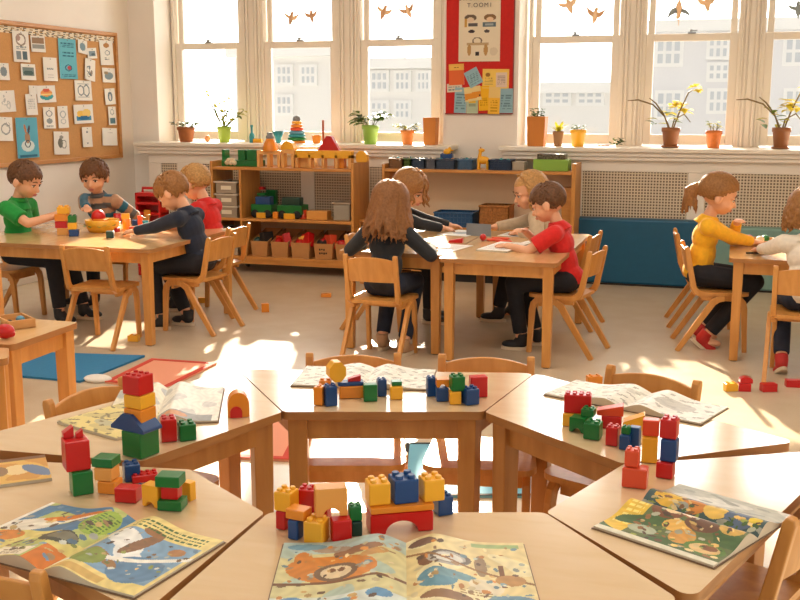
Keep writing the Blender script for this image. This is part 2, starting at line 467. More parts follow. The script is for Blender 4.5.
# ------------------------------------------------------------------ outside
GROUT = plain('street_paving', (170, 168, 164), 0.9)
f = MB(); f.box((-60, 9.2, -4.2), (60, 90, -4.0)); struct('ground', f, GROUT)
HOUSE = plain('pale_render', (228, 228, 230), 0.9, noise=0.03, nscale=0.5)
HOUSE2 = plain('white_render', (236, 235, 232), 0.9)
HGLASS = plain('house_window_glass', (200, 205, 210), 0.6)
HTRIM = plain('house_white_trim', (240, 240, 238), 0.8)
def house(x0, x1, Y, ztop, mat, wins, label):
    t = thing('town_house', label, 'building', ((x0 + x1) / 2, Y, -4.0))
    ox = (x0 + x1) / 2
    m = MB(); m.box((x0 - ox, 0, 0), (x1 - ox, 6, ztop + 4)); obj('wall', m, mat, t)
    m = MB(); m.box((x0 - ox - 0.2, -0.25, ztop + 3.75), (x1 - ox + 0.2, 6.2, ztop + 4.05)); obj('cornice', m, HTRIM, t)
    for (wx, wz, ww, wh) in wins:
        a = MB(); x = wx - ox; z = wz + 4
        a.box((x - ww / 2 - 0.05, -0.08, z - 0.05), (x + ww / 2 + 0.05, 0.0, z + wh + 0.05))
        fr = obj('window_frame', a, HTRIM, t)
        a = MB(); nn = 3
        for k in range(nn):
            for j in range(2):
                a.box((x - ww / 2 + ww * k / nn + 0.04, -0.1, z + wh * j / 2 + 0.04), (x - ww / 2 + ww * (k + 1) / nn - 0.04, -0.075, z + wh * (j + 1) / 2 - 0.04))
        obj('window_panes', a, HGLASS, fr)
Yh = 30.0
def hp(px, py): return at_y(px, py, Yh)
def hw(px0, px1, py0, py1):
    a = hp(px0, py1); b = hp(px1, py0); return ((a.x + b.x) / 2, a.z, b.x - a.x, b.z - a.z)
house(hp(634, 60).x, hp(900, 60).x, Yh, hp(690, 22).z, HOUSE,
      [hw(656, 682, 40, 65), hw(708, 729, 36, 58), hw(708, 729, 64, 80), hw(708, 729, 90, 112), hw(656, 682, 92, 118), hw(784, 812, 38, 64), hw(784, 812, 90, 116)], 'pale grey house across the street beyond the windows')
house(hp(349, 60).x, hp(470, 60).x, Yh, hp(400, 60).z, HOUSE2,
      [hw(372, 388, 72, 90), hw(396, 410, 72, 90), hw(418, 430, 72, 90), hw(372, 388, 102, 118), hw(396, 410, 102, 118)], 'white house beyond the window next to the red board')
house(hp(235, 60).x, hp(338, 60).x, Yh, hp(300, 48).z, HOUSE2,
      [hw(278, 292, 66, 84), hw(302, 316, 66, 84), hw(278, 292, 96, 114)], 'white house beyond the window with the stacking toys')
house(hp(500, 60).x, hp(620, 60).x, Yh, hp(570, 84).z, HOUSE2, [hw(545, 570, 92, 104), hw(578, 603, 92, 104)], 'low white building beyond the window with the yellow pot')

# ------------------------------------------------------------------ light
w = bpy.data.worlds.new('sky'); SC.world = w; w.use_nodes = True
nt = w.node_tree; bg = nt.nodes['Background']
tc = nt.nodes.new('ShaderNodeTexCoord'); sp = nt.nodes.new('ShaderNodeSeparateXYZ')
nt.links.new(tc.outputs['Generated'], sp.inputs[0])
mr = nt.nodes.new('ShaderNodeMapRange'); mr.inputs['From Min'].default_value = -0.3; mr.inputs['From Max'].default_value = 0.9
mr.inputs['To Min'].default_value = SKY_LO; mr.inputs['To Max'].default_value = SKY_HI
nt.links.new(sp.outputs['Y'], mr.inputs['Value']); nt.links.new(mr.outputs[0], bg.inputs['Strength'])
bg.inputs['Color'].default_value = SKY_COL
sl = bpy.data.lights.new('sun', 'SUN'); sl.energy = SUN_E; sl.color = (1.0, 0.86, 0.66); sl.angle = R(0.9)
so = bpy.data.objects.new('sun', sl); COL.objects.link(so)
so.rotation_euler = V((0.32, -1.0, -0.43 * 1.0)).to_track_quat('-Z', 'Y').to_euler()
so.location = (-6, 18, 9)
FILLM = bpy.data.materials.new('fill_panel_glow'); FILLM.use_nodes = True
_b = FILLM.node_tree.nodes['Principled BSDF']; _b.inputs['Emission Color'].default_value = (1, 0.95, 0.88, 1); _b.inputs['Emission Strength'].default_value = FILL_E
for i, (x, y) in enumerate(((-4.2, 4.8), (-2.4, 4.8), (-0.6, 4.8), (1.2, 4.8), (-3.3, 3.0), (-1.5, 3.0), (0.3, 3.0))):  # unseen glowing panels, added to fill the room with light from above
    t = thing('added_fill_panel', 'unseen fill light panel added under the ceiling', 'fill light', (x, y, ZC), 0, 'added fill light panels')
    m = MB(); m.box((-0.62, -0.17, -0.05), (0.62, 0.17, 0)); obj('fill_panel_body', m, WHITEP, t, 0.006)
    m = MB(); m.box((-0.6, -0.15, -0.056), (0.6, 0.15, -0.05)); obj('fill_panel_face', m, FILLM, t)
# ================================================================== chairs and tables
TH = 0.56
def chair_meshes():
    d = {}
    def post_y(z): return -0.135 - (z - 0.335) * 0.2
    # front leg that bends into the side rail under the seat
    for s, k in ((-1, 'a'), (1, 'b')):
        x0, x1 = sorted((s * 0.124, s * 0.148))
        m = MB(); m.bar([(0.15, 0), (0.142, 0.14), (0.136, 0.245), (0.128, 0.278), (0.11, 0.297), (0.08, 0.302), (-0.10, 0.302)], [0.026, 0.03, 0.034, 0.036, 0.036, 0.032, 0.03], x0, x1)
        d['front' + k] = m.mesh('leg', BEECH)
        x0, x1 = sorted((s * 0.148, s * 0.17))
        m = MB(); m.bar([(0.03, 0.306), (-0.005, 0.30), (-0.035, 0.28), (-0.06, 0.24), (-0.215, 0.0)], [0.03, 0.036, 0.038, 0.036, 0.028], x0, x1)
        d['rear' + k] = m.mesh('leg', BEECH)
        x0, x1 = sorted((s * 0.126, s * 0.15))
        m = MB(); m.bar([(-0.05, 0.318), (-0.10, 0.322), (-0.128, 0.34), (-0.14, 0.365), (post_y(0.46), 0.46), (post_y(0.572), 0.572), (post_y(0.585) , 0.585)], [0.03, 0.034, 0.036, 0.032, 0.028, 0.026, 0.016], x0, x1)
        d['post' + k] = m.mesh('back_post', BEECH)
    # seat: softly rounded board
    poly = round_poly([(-0.155, -0.135), (0.155, -0.135), (0.165, 0.16), (-0.165, 0.16)], 0.045, 6)
    m = MB(); m.prism(poly, 0.317, 0.335); d['seat'] = m.mesh('seat', BEECH)
    m = MB(); m.box((-0.125, 0.085, 0.262), (0.125, 0.105, 0.317)); d['frame'] = m.mesh('seat_frame', BEECH)
    # curved backrest with an arched top
    m = MB(); n = 14; vs = []; fs = []
    for i in range(n + 1):
        t = -1 + 2 * i / n; x = t * 0.137; arch = 0.020 * (1 - t * t); curve = -0.016 * (1 - t * t)
        for z, dy in ((0.44, 0.006), (0.555 + arch, 0.006), (0.555 + arch, -0.006), (0.44, -0.006)):
            vs.append((x, post_y(z) + curve + dy + 0.002, z))
    for i in range(n):
        for k in range(4):
            fs.append((i * 4 + k, i * 4 + (k + 1) % 4, i * 4 + 4 + (k + 1) % 4, i * 4 + 4 + k))
    fs += [(3, 2, 1, 0), tuple(n * 4 + k for k in range(4))]
    m.add(vs, fs); d['back'] = m.mesh('backrest', BEECH)
    m = MB()
    for s in (-1, 1):
        m.ell((s * 0.118, post_y(0.5) + 0.006, 0.5), (0.005, 0.004, 0.005), seg=8, rings=6)
    d['screws'] = m.mesh('screw', STEEL)
    return d
CH = chair_meshes()
def chair(x, y, face, label, group=None):
    """face = direction the sitter looks, degrees from +Y, counter-clockwise"""
    t = thing('child_chair', label, 'chair', (x, y, 0), R(face), group)
    for nm, k, bv in (('seat', 'seat', 0.006), ('backrest', 'back', 0.003), ('seat_frame', 'frame', 0.003), ('leg', 'fronta', 0.004), ('leg', 'frontb', 0.004), ('leg', 'reara', 0.004), ('leg', 'rearb', 0.004),
                      ('back_post', 'posta', 0.004), ('back_post', 'postb', 0.004)):
        o = obj(nm, CH[k], None, t, bv)
    return t

def table(corners, label, lam=LAM, name='table', cat='table', leg=0.052, inset=0.05, rnd_r=0.022, h=TH, group=None, apron=0.065, legwood=BEECHD):
    cx = sum(c[0] for c in corners) / len(corners); cy = sum(c[1] for c in corners) / len(corners)
    poly = [(c[0] - cx, c[1] - cy) for c in corners]
    area = sum(poly[i][0] * poly[(i + 1) % len(poly)][1] - poly[(i + 1) % len(poly)][0] * poly[i][1] for i in range(len(poly)))
    if area < 0: poly.reverse()
    t = thing(name, label, cat, (cx, cy, 0), 0, group)
    rp = round_poly(poly, rnd_r)
    m = MB(); m.prism(rp, h - 0.022, h, 0, side=1, smooth=True); obj('table_top', m, [lam, EDGEM], t, 0.002)
    ip = inset_poly(poly, inset)
    for i, p in enumerate(ip):
        e = (V(poly[(i + 1) % len(poly)]) - V(poly[i])).normalized(); a = math.atan2(e.y, e.x)
        m = MB(); m.box((-leg / 2, -leg / 2, 0.004), (leg / 2, leg / 2, h - 0.022), M=Matrix.Translation((p.x, p.y, 0)) @ Matrix.Rotation(a, 4, 'Z'), taper=0.84)
        m.box((-leg * 0.3, -leg * 0.3, 0.0), (leg * 0.3, leg * 0.3, 0.006), 1, M=Matrix.Translation((p.x, p.y, 0)) @ Matrix.Rotation(a, 4, 'Z'))
        obj('leg', m, [legwood, RUBBER], t, 0.005)
    for i in range(len(ip)):
        a = ip[i]; b = ip[(i + 1) % len(ip)]; e = (b - a); L = e.length; e.normalize(); g = math.atan2(e.y, e.x)
        m = MB(); m.box((leg * 0.45, -0.011, h - 0.022 - apron), (L - leg * 0.45, 0.011, h - 0.022), M=Matrix.Translation((a.x, a.y, 0)) @ Matrix.Rotation(g, 4, 'Z'))
        obj('apron', m, legwood, t, 0.002)
    return t
def Z(x, y, z=TH): return at_z(x, y, z)
# ---- the ring of trapezoid tables in front
g = 0.004
def shrink(ps, d=0.002):
    c = sum((V(p[:2]) for p in ps), V((0, 0))) / len(ps)
    return [V(p[:2]) + (c - V(p[:2])).normalized() * d for p in ps]
ringC = shrink([Z(237, 369), Z(283, 412), Z(484, 412), Z(535, 373)])
pTL = [V((-1.409, 2.796)), V((-1.745, 1.925)), V((-1.239, 1.965)), V((-1.091, 2.421))]
ringTL = shrink(pTL)
ringTR = shrink([Z(484, 412), Z(535, 373), Z(798, 442), Z(623, 464)])
ringBR = shrink([Z(623, 464), Z(798, 442) + V((0.03, 0.0, 0)), V((0.335, 2.30)), Z(691, 600)])
ringBR = shrink([Z(545, 512), Z(623, 464), V((0.29, 2.55)), Z(692, 600)])
ringBC = shrink([Z(268, 512), Z(545, 512), Z(686, 603), V((-0.836, 1.33))])
ringBL = shrink([Z(197, 463), Z(267, 513), V((-0.868, 1.365)), V((-1.70, 1.66)), ])
ringBL = shrink([V((-1.105, 1.958)), V((-0.842, 1.778)), V((-0.850, 1.335)), V((-1.66, 1.675)), V((-1.70, 1.86))], 0.003)
table(ringC, 'trapezoid beech table with two open chairs behind it and a grey sketch book lying open', group=None)
table(ringTL, 'trapezoid beech table carrying the green, blue and orange brick tower')
table(ringTR, 'trapezoid beech table carrying the green brick tractor and an open white magazine')
table(ringBR, 'trapezoid beech table with the open jungle picture book and red and blue brick tower')
table(ringBC, 'nearest trapezoid beech table, with the open book between low yellow, red and blue brick walls')
table(ringBL, 'trapezoid beech table with the open seaside picture book and the red and green bricks')

# ---- tables further back
table([V((-4.42, 5.07)), V((-3.07, 5.07)), V((-3.07, 6.14)), V((-4.42, 6.14))], 'rectangular beech table where four children build with bricks', LAMB, legwood=BEECH)
table([V((-2.06, 5.36)), V((-1.462, 5.36)), V((-1.462, 6.52)), V((-2.06, 6.52))], 'narrow beech table in front of the person in charcoal and jeans', LAMB, legwood=BEECH)
table([V((-1.454, 5.24)), V((-0.83, 5.24)), V((-0.83, 6.52)), V((-1.454, 6.52))], 'narrow beech table where the person in the red polo shirt writes', LAMB, legwood=BEECH)
table([V((0.0, 5.70)), V((1.2, 5.70)), V((1.2, 6.5)), V((0.0, 6.5))], 'beech table between the yellow jumper and the cream jumper', LAMB, legwood=BEECH)
e1 = Z(79, 322); e2 = Z(12, 345)
dd = V((-0.5, 0.40, 0))
q = V((e1.x - e2.x, e1.y - e2.y)); n2 = V((-q.y, q.x)).normalized()
table([e1.xy, e1.xy + n2 * 0.62, e2.xy + n2 * 0.62, e2.xy], 'small beech side table holding the wooden tray of toys', LAMB, legwood=BEECH, inset=0.04)
k = e2.xy - q.normalized() * 0.012
kA, kB = Z(9, 348), Z(8, 359)
table([kA.xy, kA.xy + V((-0.7, -0.05)), kB.xy + V((-0.7, -0.3)), kB.xy], 'second small beech table cut off by the picture edge, next to the tray table', LAMB, legwood=BEECH, inset=0.04)
TRAYQ = (e1, e2, q, n2)

# ---- chairs
U_ANG = math.degrees(yaw)      # +yaw turn: chair looking "away" along the slanted tables
def ang(dx, dy): return math.degrees(math.atan2(-dx, dy))
def chair_back_at(p0, p1, label, group=None):
    """p0, p1: world points of the ends of the backrest top; the sitter looks to the left of p0->p1"""
    m = (V(p0[:2]) + V(p1[:2])) / 2; e = (V(p1[:2]) - V(p0[:2])).normalized(); nrm = V((-e.y, e.x))
    c = m + nrm * 0.18
    return chair(c.x, c.y, ang(nrm.x, nrm.y), label, group)
Zc = lambda x, y: at_z(x, y, 0.575)
chair_back_at(Zc(397, 356), Zc(310, 356), 'empty beech chair behind the central trapezoid table behind the sketch book')
chair_back_at(Zc(533, 360), Zc(440, 357), 'empty beech chair behind the central trapezoid table, next to the blue, green and red bricks')
chair_back_at(Zc(703, 385), Zc(605, 367), 'empty beech chair with backrest just behind the open white magazine')
chair_back_at(Zc(123, 380), Zc(50, 403), 'empty beech chair whose curved back shows behind the red-topped brick tower')
chair_back_at(Zc(-125, 556), Zc(63, 578), 'empty beech chair in the bottom corner beside the open seaside picture book')
chair_back_at(V((0.135, 2.0, 0)), V((0.24, 2.265, 0)), 'empty beech chair at the edge beside the open jungle picture book')
chair(-3.42, 5.13, 4, 'empty beech chair with its back to us at the long table')
chair(-3.08, 5.62, 84, 'beech chair under the person in the navy jumper')
chair(-3.22, 6.12, 88, 'beech chair under the person in the round-necked red top')
chair(-4.40, 5.56, -90, 'beech chair under the person in the green T-shirt')
chair(-4.10, 6.36, 180, 'beech chair under the person in the striped jumper')
chair(-1.77, 5.26, -2, 'beech chair under the person in charcoal whose back is towards us')
chair(-2.03, 6.02, -86, 'beech chair under the person in charcoal at the far side')
chair(-0.86, 5.72, 80, 'beech chair under the person in the red polo shirt')
chair(-0.965, 6.42, 84, 'beech chair under the person in the beige cardigan')
chair(-0.06, 6.08, -82, 'beech chair under the person in the yellow jumper')
chair(-0.14, 6.70, -84, 'empty beech chair beyond the person in the yellow jumper')
chair(0.37, 5.50, -4, 'beech chair under the person in the cream jumper')
chair(-3.33, 3.92, -140, 'empty beech chair partly hidden behind the small tray table')
# ================================================================== benches, shelves and what they hold
TEAL = plain('petrol_blue_vinyl', (18, 88, 122), 0.45, noise=0.04, nscale=20)
TEALP = plain('pale_teal_vinyl', (120, 158, 150), 0.5)
m = MB(); m.box((-1.14, 8.0, 0.01), (-0.17, 8.13, 0.505)); t = obj('padded_bench', m, TEAL, None, 0.015); tag(t, 'petrol blue padded block bench standing against the pierced radiator cover', 'bench')
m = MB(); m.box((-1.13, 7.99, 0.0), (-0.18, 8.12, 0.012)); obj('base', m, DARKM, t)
m = MB(); m.box((-0.158, 8.0, 0.01), (0.9, 8.13, 0.47)); t = obj('padded_bench', m, TEALP, None, 0.015); tag(t, 'pale teal padded bench behind the table of the person in yellow', 'bench')
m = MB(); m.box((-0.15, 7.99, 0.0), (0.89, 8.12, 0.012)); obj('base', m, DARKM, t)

def castor(par, x, y):
    m = MB(); Mx = Matrix.Translation((x, y, 0.03)) @ Matrix.Rotation(R(90), 4, 'Y')
    m.lathe([(0.008, -0.014), (0.03, -0.012), (0.03, 0.012), (0.008, 0.014)], 14, M=Mx)
    m.box((x - 0.018, y - 0.01, 0.03), (x - 0.012, y + 0.02, 0.075)); m.box((x + 0.012, y - 0.01, 0.03), (x + 0.018, y + 0.02, 0.075)); m.box((x - 0.018, y - 0.01, 0.066), (x + 0.018, y + 0.02, 0.082))
    obj('castor', m, [STEEL], par)
# left storage unit
LX0, LX1, LY0, LY1 = -4.06, -2.82, 7.68, 8.05
t = thing('toy_shelf', 'beech toy shelf on castors with trays, green trucks and cardboard bins', 'shelf', ((LX0 + LX1) / 2, LY0, 0))
ox = (LX0 + LX1) / 2; oy = LY0
def lp(nm, x0, x1, y0, y1, z0, z1, mat=BEECH2, par=None, bv=0.003):
    m = MB(); m.box((x0 - ox, y0 - oy, z0), (x1 - ox, y1 - oy, z1)); return obj(nm, m, mat, par or t, bv)
lp('side_panel', LX0, LX0 + 0.022, LY0, LY1, 0.08, 0.905, BEECH)
lp('side_panel', LX1 - 0.022, LX1, LY0, LY1, 0.08, 0.905, BEECH)
lp('top_board', LX0 + 0.022, LX1 - 0.022, LY0, LY1, 0.835, 0.858)
lp('divider', -3.805, -3.785, LY0, LY1 - 0.01, 0.135, 0.835, BEECH)
lp('shelf_board', -3.785, LX1 - 0.022, LY0, LY1 - 0.01, 0.425, 0.447)
lp('shelf_board', LX0 + 0.022, -3.805, LY0, LY1 - 0.01, 0.425, 0.447)
lp('bottom_board', LX0 + 0.022, LX1 - 0.022, LY0, LY1, 0.113, 0.137)
lp('plinth', LX0, LX1, LY0 + 0.004, LY0 + 0.03, 0.075, 0.115)
lp('back_panel', LX0 + 0.022, LX1 - 0.022, LY1 - 0.012, LY1, 0.137, 0.425, plain('beige_board', (196, 170, 136), 0.7))
for x in (LX0 + 0.16, LX1 - 0.06):
    for y in (0.05, 0.32): castor(t, x - ox, y)
# right storage unit
RX0, RX1, RY0 = -2.61, -1.108, 7.75
t = thing('toy_shelf', 'long beech shelf behind the reading table, small baskets along its top', 'shelf', ((RX0 + RX1) / 2, RY0, 0))
ox = (RX0 + RX1) / 2; oy = RY0; RY1 = 8.05
lp('side_panel', RX0, RX0 + 0.022, RY0, RY1, 0.0, 0.90, BEECH)
lp('side_panel', RX1 - 0.03, RX1, RY0, RY1, 0.0, 0.925, BEECH)
lp('top_board', RX0 + 0.022, RX1 - 0.03, RY0, RY1, 0.842, 0.865)
lp('shelf_board', RX0 + 0.022, RX1 - 0.03, RY0, RY1, 0.40, 0.425)
lp('bottom_board', RX0 + 0.022, RX1 - 0.03, RY0, RY1, 0.07, 0.14)
lp('back_panel', RX0 + 0.022, RX1 - 0.03, RY1 - 0.012, RY1, 0.14, 0.842, plain('warm_beige_board', (222, 194, 158), 0.7))
lp('plinth', RX0 + 0.022, RX1 - 0.03, RY0 + 0.03, RY0 + 0.05, 0.0, 0.07, DARKM)
# low link shelf between the two
t = thing('low_shelf', 'low beech shelf unit bridging the gap between the two toy shelves', 'shelf', (-2.72, 7.78, 0))
ox, oy = -2.72, 7.78
lp('top_board', -2.815, -2.615, 7.78, 8.06, 0.435, 0.457); lp('bottom_board', -2.815, -2.615, 7.78, 8.06, 0.09, 0.115)
lp('side_panel', -2.815, -2.80, 7.79, 8.06, 0.0, 0.435, BEECH); lp('side_panel', -2.63, -2.615, 7.79, 8.06, 0.0, 0.435, BEECH)

# trays in the narrow column
TRAY = plain('clear_grey_plastic', (166, 150, 128), 0.25, spec=0.5)
LABELP = plain('cream_label_card', (236, 226, 200), 0.7)
def tray(z, label):
    t = thing('storage_tray', label, 'storage tray', (-3.93, 7.70, z), 0, 'grey trays in the narrow column of the toy shelf')
    w = 0.105; m = MB()
    m.box((-w + 0.012, 0.004, 0), (w - 0.012, 0.3, 0.004)); m.box((-w + 0.01, 0, 0), (w - 0.01, 0.004, 0.085)); m.box((-w + 0.01, 0.296, 0), (w - 0.01, 0.3, 0.085))
    m.box((-w + 0.01, 0, 0), (-w + 0.014, 0.3, 0.085)); m.box((w - 0.014, 0, 0), (w - 0.01, 0.3, 0.085)); obj('body', m, TRAY, t)
    m = MB(); m.box((-w - 0.002, -0.012, 0.083), (w + 0.002, 0.002, 0.095)); m.box((-w - 0.002, 0.002, 0.083), (-w + 0.012, 0.3, 0.095)); m.box((w - 0.012, 0.002, 0.083), (w + 0.002, 0.3, 0.095)); obj('rim', m, plain('pale_tray_rim', (214, 202, 180), 0.35), t, 0.002)
    m = MB(); m.box((-0.045, -0.004, 0.028), (0.045, 0.0, 0.06)); obj('label_card', m, LABELP, t)
    return t
for z, lb in ((0.645, 'uppermost grey tray in the column of the toy shelf'), (0.545, 'grey tray second from the top of the toy shelf column'), (0.447, 'grey tray resting on the middle board of the column'),
              (0.262, 'grey tray under the middle board of the column'), (0.139, 'lowest grey tray of the toy shelf column, just above the plinth')):
    tray(z, lb)
# cardboard bins
CARD = plain('kraft_cardboard', (190, 134, 78), 0.8, noise=0.05, nscale=15)
for i, (px0, px1, lb, cols) in enumerate(((251, 268, 'cardboard bin of dark and yellow toys, first after the tray column', (DGRN, YEL, RED, DARKM)), (271, 288.5, 'cardboard bin heaped with pink and red toys', (RED, ORED, RED, RED)),
                             (291, 310, 'cardboard bin in the middle of the row, small red and yellow toys', (RED, YEL, TANB, RED)), (314, 333, 'cardboard bin with a printed mark on its front', (DARKM, RED, DGRN, ORED)),
                             (335.5, 352, 'cardboard bin at the end of the row by the side panel', (RED, DARKM, RED, RED)))):
    x0 = at_y(px0, 250, 7.70).x; x1 = at_y(px1, 250, 7.70).x; w = x1 - x0; cx = (x0 + x1) / 2
    t = thing('cardboard_bin', lb, 'storage bin', (cx, 7.70, 0.138), 0, 'cardboard bins along the bottom of the toy shelf')
    m = MB(); h = 0.125; a = w / 2; b = w / 2 - 0.012
    for s in (-1, 1):
        m.add([(s * b, 0.0, 0), (s * b, 0.3, 0), (s * a, 0.3, 0.2), (s * a, 0, h)], [(0, 1, 2, 3)]); m.add([(s * (b - .005), 0.0, 0), (s * (b - .005), 0.3, 0), (s * (a - .005), 0.3, 0.2), (s * (a - .005), 0, h)], [(0, 1, 2, 3)])
        m.add([(s * a, 0, h), (s * a, 0.3, 0.2), (s * (a - .005), 0.3, 0.2), (s * (a - .005), 0, h)], [(0, 1, 2, 3)])
    m.add([(-b, 0, 0), (b, 0, 0), (a, -0.006, h), (-a, -0.006, h), (-b, 0.004, 0), (b, 0.004, 0), (a, -0.002, h), (-a, -0.002, h)], [(0, 1, 2, 3), (4, 5, 6, 7), (3, 2, 6, 7), (0, 1, 5, 4), (0, 3, 7, 4), (1, 2, 6, 5)])
    m.box((-b, 0.0, 0), (b, 0.3, 0.004)); m.box((-a, 0.296, 0), (a, 0.3, 0.2)); obj('box', m, CARD, t)
    if i == 3:
        m = MB()
        for k in range(7): m.box((-0.035 + 0.013 * (k % 4) * 1.4, -0.0065, 0.04 + 0.03 * (k // 4) + 0.004 * (k % 2)), (-0.025 + 0.013 * (k % 4) * 1.4, -0.002, 0.055 + 0.03 * (k // 4)))
        obj('printed_mark', m, DARKM, t)
    for k in range(4):
        t2 = MB(); rr = random.Random(i * 10 + k)
        Mx = Matrix.Translation((cx - 0.035 + 0.023 * k, 7.70 + 0.07 + 0.03 * (k % 3), 0.138 + 0.11 + 0.012 * k)) @ Euler((rr.uniform(-.5, .5), rr.uniform(-.4, .4), rr.uniform(0, 3))).to_matrix().to_4x4()
        if k % 2: t2.box((-0.05, -0.03, -0.07), (0.05, 0.03, 0.045), M=Mx)
        else: t2.ell((0, 0, 0), (0.056, 0.038, 0.045), M=Mx); t2.box((-0.02, -0.02, -0.09), (0.02, 0.02, 0.0), M=Mx)
        o = obj('toy_block', t2, cols[k], None, 0.004)
        tag(o, ['dark toy', 'bright toy', 'small toy', 'tilted toy'][k] + ' sticking out of the ' + lb.split(',')[0].replace('cardboard bin', 'bin').replace(' in the middle of the row', ' mid-row').replace(' at the end of the row by the side panel', ' by the side panel'), 'toy', 'loose toys in the cardboard bins')
# ---- toys on the middle board
def simple(nm, mb, mats, label, cat, group=None, bevel=0.003):
    o = obj(nm, mb, mats, None, bevel); return tag(o, label, cat, group)
def truck(px0, px1, zb, body, load, label):
    a = at_y(px0, 215, 7.74).x; b = at_y(px1, 215, 7.74).x; w = b - a
    t = thing('toy_truck', label, 'toy truck', ((a + b) / 2, 7.80, zb), 0, 'green toy trucks on the middle board')
    m = MB(); m.box((-w / 2, -0.06, 0.035), (w / 2, 0.08, 0.05)); m.box((-w / 2, -0.06, 0.05), (w / 2, -0.05, 0.11)); m.box((-w / 2, 0.07, 0.05), (w / 2, 0.08, 0.11)); m.box((-w / 2, -0.06, 0.05), (-w / 2 + 0.01, 0.08, 0.11)); m.box((w / 2 - 0.01, -0.06, 0.05), (w / 2, 0.08, 0.11)); obj('tub', m, body, t, 0.006)
    for s in (-1, 1):
        for y in (-0.05, 0.07):
            m = MB(); m.lathe([(0.008, -0.012), (0.034, -0.012), (0.034, 0.012), (0.008, 0.012)], 14, M=Matrix.Translation((s * w * 0.3, y, 0.034)) @ Matrix.Rotation(R(90), 4, 'X')); obj('wheel', m, RUBBER, t)
    m = MB(); m.box((-w * 0.22, -0.07, 0.0), (w * 0.22, -0.058, 0.045)); obj('bumper', m, YEL, t, 0.003)
    m = MB(); m.box((-w * 0.36, -0.03, 0.08), (w * 0.36, 0.05, 0.17)); obj('load', m, load, t, 0.006)
    return t
truck(251, 271.5, 0.447, GREEN, BLUE, 'green toy truck loaded with a blue block, nearer the tray column')
truck(277, 302, 0.447, GREEN, DGRN, 'green toy truck with a dark tipper load, beside the red cup')
def blk(px0, px1, py1, py0, Y, d, mat, label, cat='toy brick', nm='toy_brick', group=None, zb=None, bevel=0.004, studs=False):
    a = at_y(px0, py1, Y); b = at_y(px1, py1, Y); top = at_y((px0 + px1) / 2, py0, Y).z
    z0 = a.z if zb is None else zb
    m = MB(); m.box((a.x, Y, z0), (b.x, Y + d, top))
    if studs:
        n = max(2, round((b.x - a.x) / 0.025))
        for k in range(n): m.lathe([(0.008, top), (0.008, top + 0.007)], 10, M=Matrix.Translation((a.x + (b.x - a.x) * (k + .5) / n, Y + d / 2, 0)))
    return simple(nm, m, mat, label, cat, group, bevel)
G1 = 'loose bricks on the middle board of the toy shelf'
blk(257, 265, 200, 193, 7.86, 0.06, GREEN, 'green brick on top of the load of the first truck', group=G1, zb=0.617)
blk(259, 263.5, 193, 187, 7.87, 0.05, RED, 'red knob-like block crowning the first truck load', group=G1, zb=0.665)
blk(266.5, 276, 216.5, 190, 7.97, 0.05, GREEN, 'tall green block standing between the two trucks', group=G1, zb=0.447)
blk(272.5, 277.5, 217, 212, 7.72, 0.05, ORG, 'small orange block between the wheels of the two trucks', group=G1, zb=0.447)
blk(306.5, 327, 218.5, 211, 7.76, 0.1, TANB, 'long pale wooden block lying past the red cup', nm='wooden_block', group=G1, zb=0.447)
m = MB(); c = at_y(301, 218, 7.76); m.lathe([(0.03, 0.447), (0.036, 0.52), (0.032, 0.52), (0.027, 0.455)], 16, M=Matrix.Translation((c.x, 7.80, 0))); simple('toy_cup', m, ORED, 'orange-red cup beside the second green truck', 'cup', bevel=0)
CLR = plain('clear_plastic', (200, 190, 170), 0.12, alpha_tr=0.35)
a = at_y(332, 218, 7.74).x; b = at_y(351, 218, 7.74).x
t = thing('clear_bin', 'clear plastic bin with grey lid at the end of the middle board', 'storage bin', ((a + b) / 2, 7.84, 0.447)); w = b - a
m = MB(); m.box((-w / 2 + 0.01, -0.1, 0), (w / 2 - 0.01, 0.1, 0.13)); obj('body', m, CLR, t, 0.008)
m = MB(); m.box((-w / 2, -0.11, 0.13), (w / 2, 0.11, 0.145)); obj('lid', m, TRAY, t, 0.004)
# ---- contents of the right unit
BLUEB = plain('blue_basket_plastic', (30, 84, 130), 0.4)
def basket(px0, px1, zb, h, Y, d, mat, label, cat='basket', slots=True, nm='basket'):
    a = at_y(px0, 210, Y).x; b = at_y(px1, 210, Y).x; w = b - a
    t = thing(nm, label, cat, ((a + b) / 2, Y, zb))
    m = MB(); e = 0.006
    m.box((-w / 2, 0, 0), (w / 2, d, e)); m.box((-w / 2, 0, 0), (-w / 2 + e, d, h)); m.box((w / 2 - e, 0, 0), (w / 2, d, h)); m.box((-w / 2, d - e, 0), (w / 2, d, h))
    n = max(4, int(w / 0.03)); rows = 3
    for r_ in range(rows + 1): m.box((-w / 2, -0.002, h * r_ / rows - (0.0 if r_ == 0 else e * 1.4)), (w / 2, e, h * r_ / rows + (e * 1.4 if r_ == 0 else 0)))
    for k in range(n + 1): m.box((-w / 2 + (w - e) * k / n, 0, 0), (-w / 2 + (w - e) * k / n + e, e, h))
    m.box((-w / 2 + e, e * 1.2, 0.01), (w / 2 - e, e * 1.6, h - 0.01))
    obj('body', m, mat, t)
    m = MB(); m.box((-w / 2 - 0.004, -0.008, h - 0.008), (w / 2 + 0.004, e, h + 0.004)); m.box((-w / 2 - 0.004, d - e, h - 0.008), (w / 2 + 0.004, d + 0.004, h + 0.004)); m.box((-w / 2 - 0.004, 0, h - 0.008), (-w / 2 + e, d, h + 0.004)); m.box((w / 2 - e, 0, h - 0.008), (w / 2 + 0.004, d, h + 0.004)); obj('rim', m, mat, t, 0.002)
    return t
basket(434, 473, 0.425, 0.11, 7.78, 0.2, BLUEB, 'blue plastic basket on the long shelf behind the far person in charcoal')
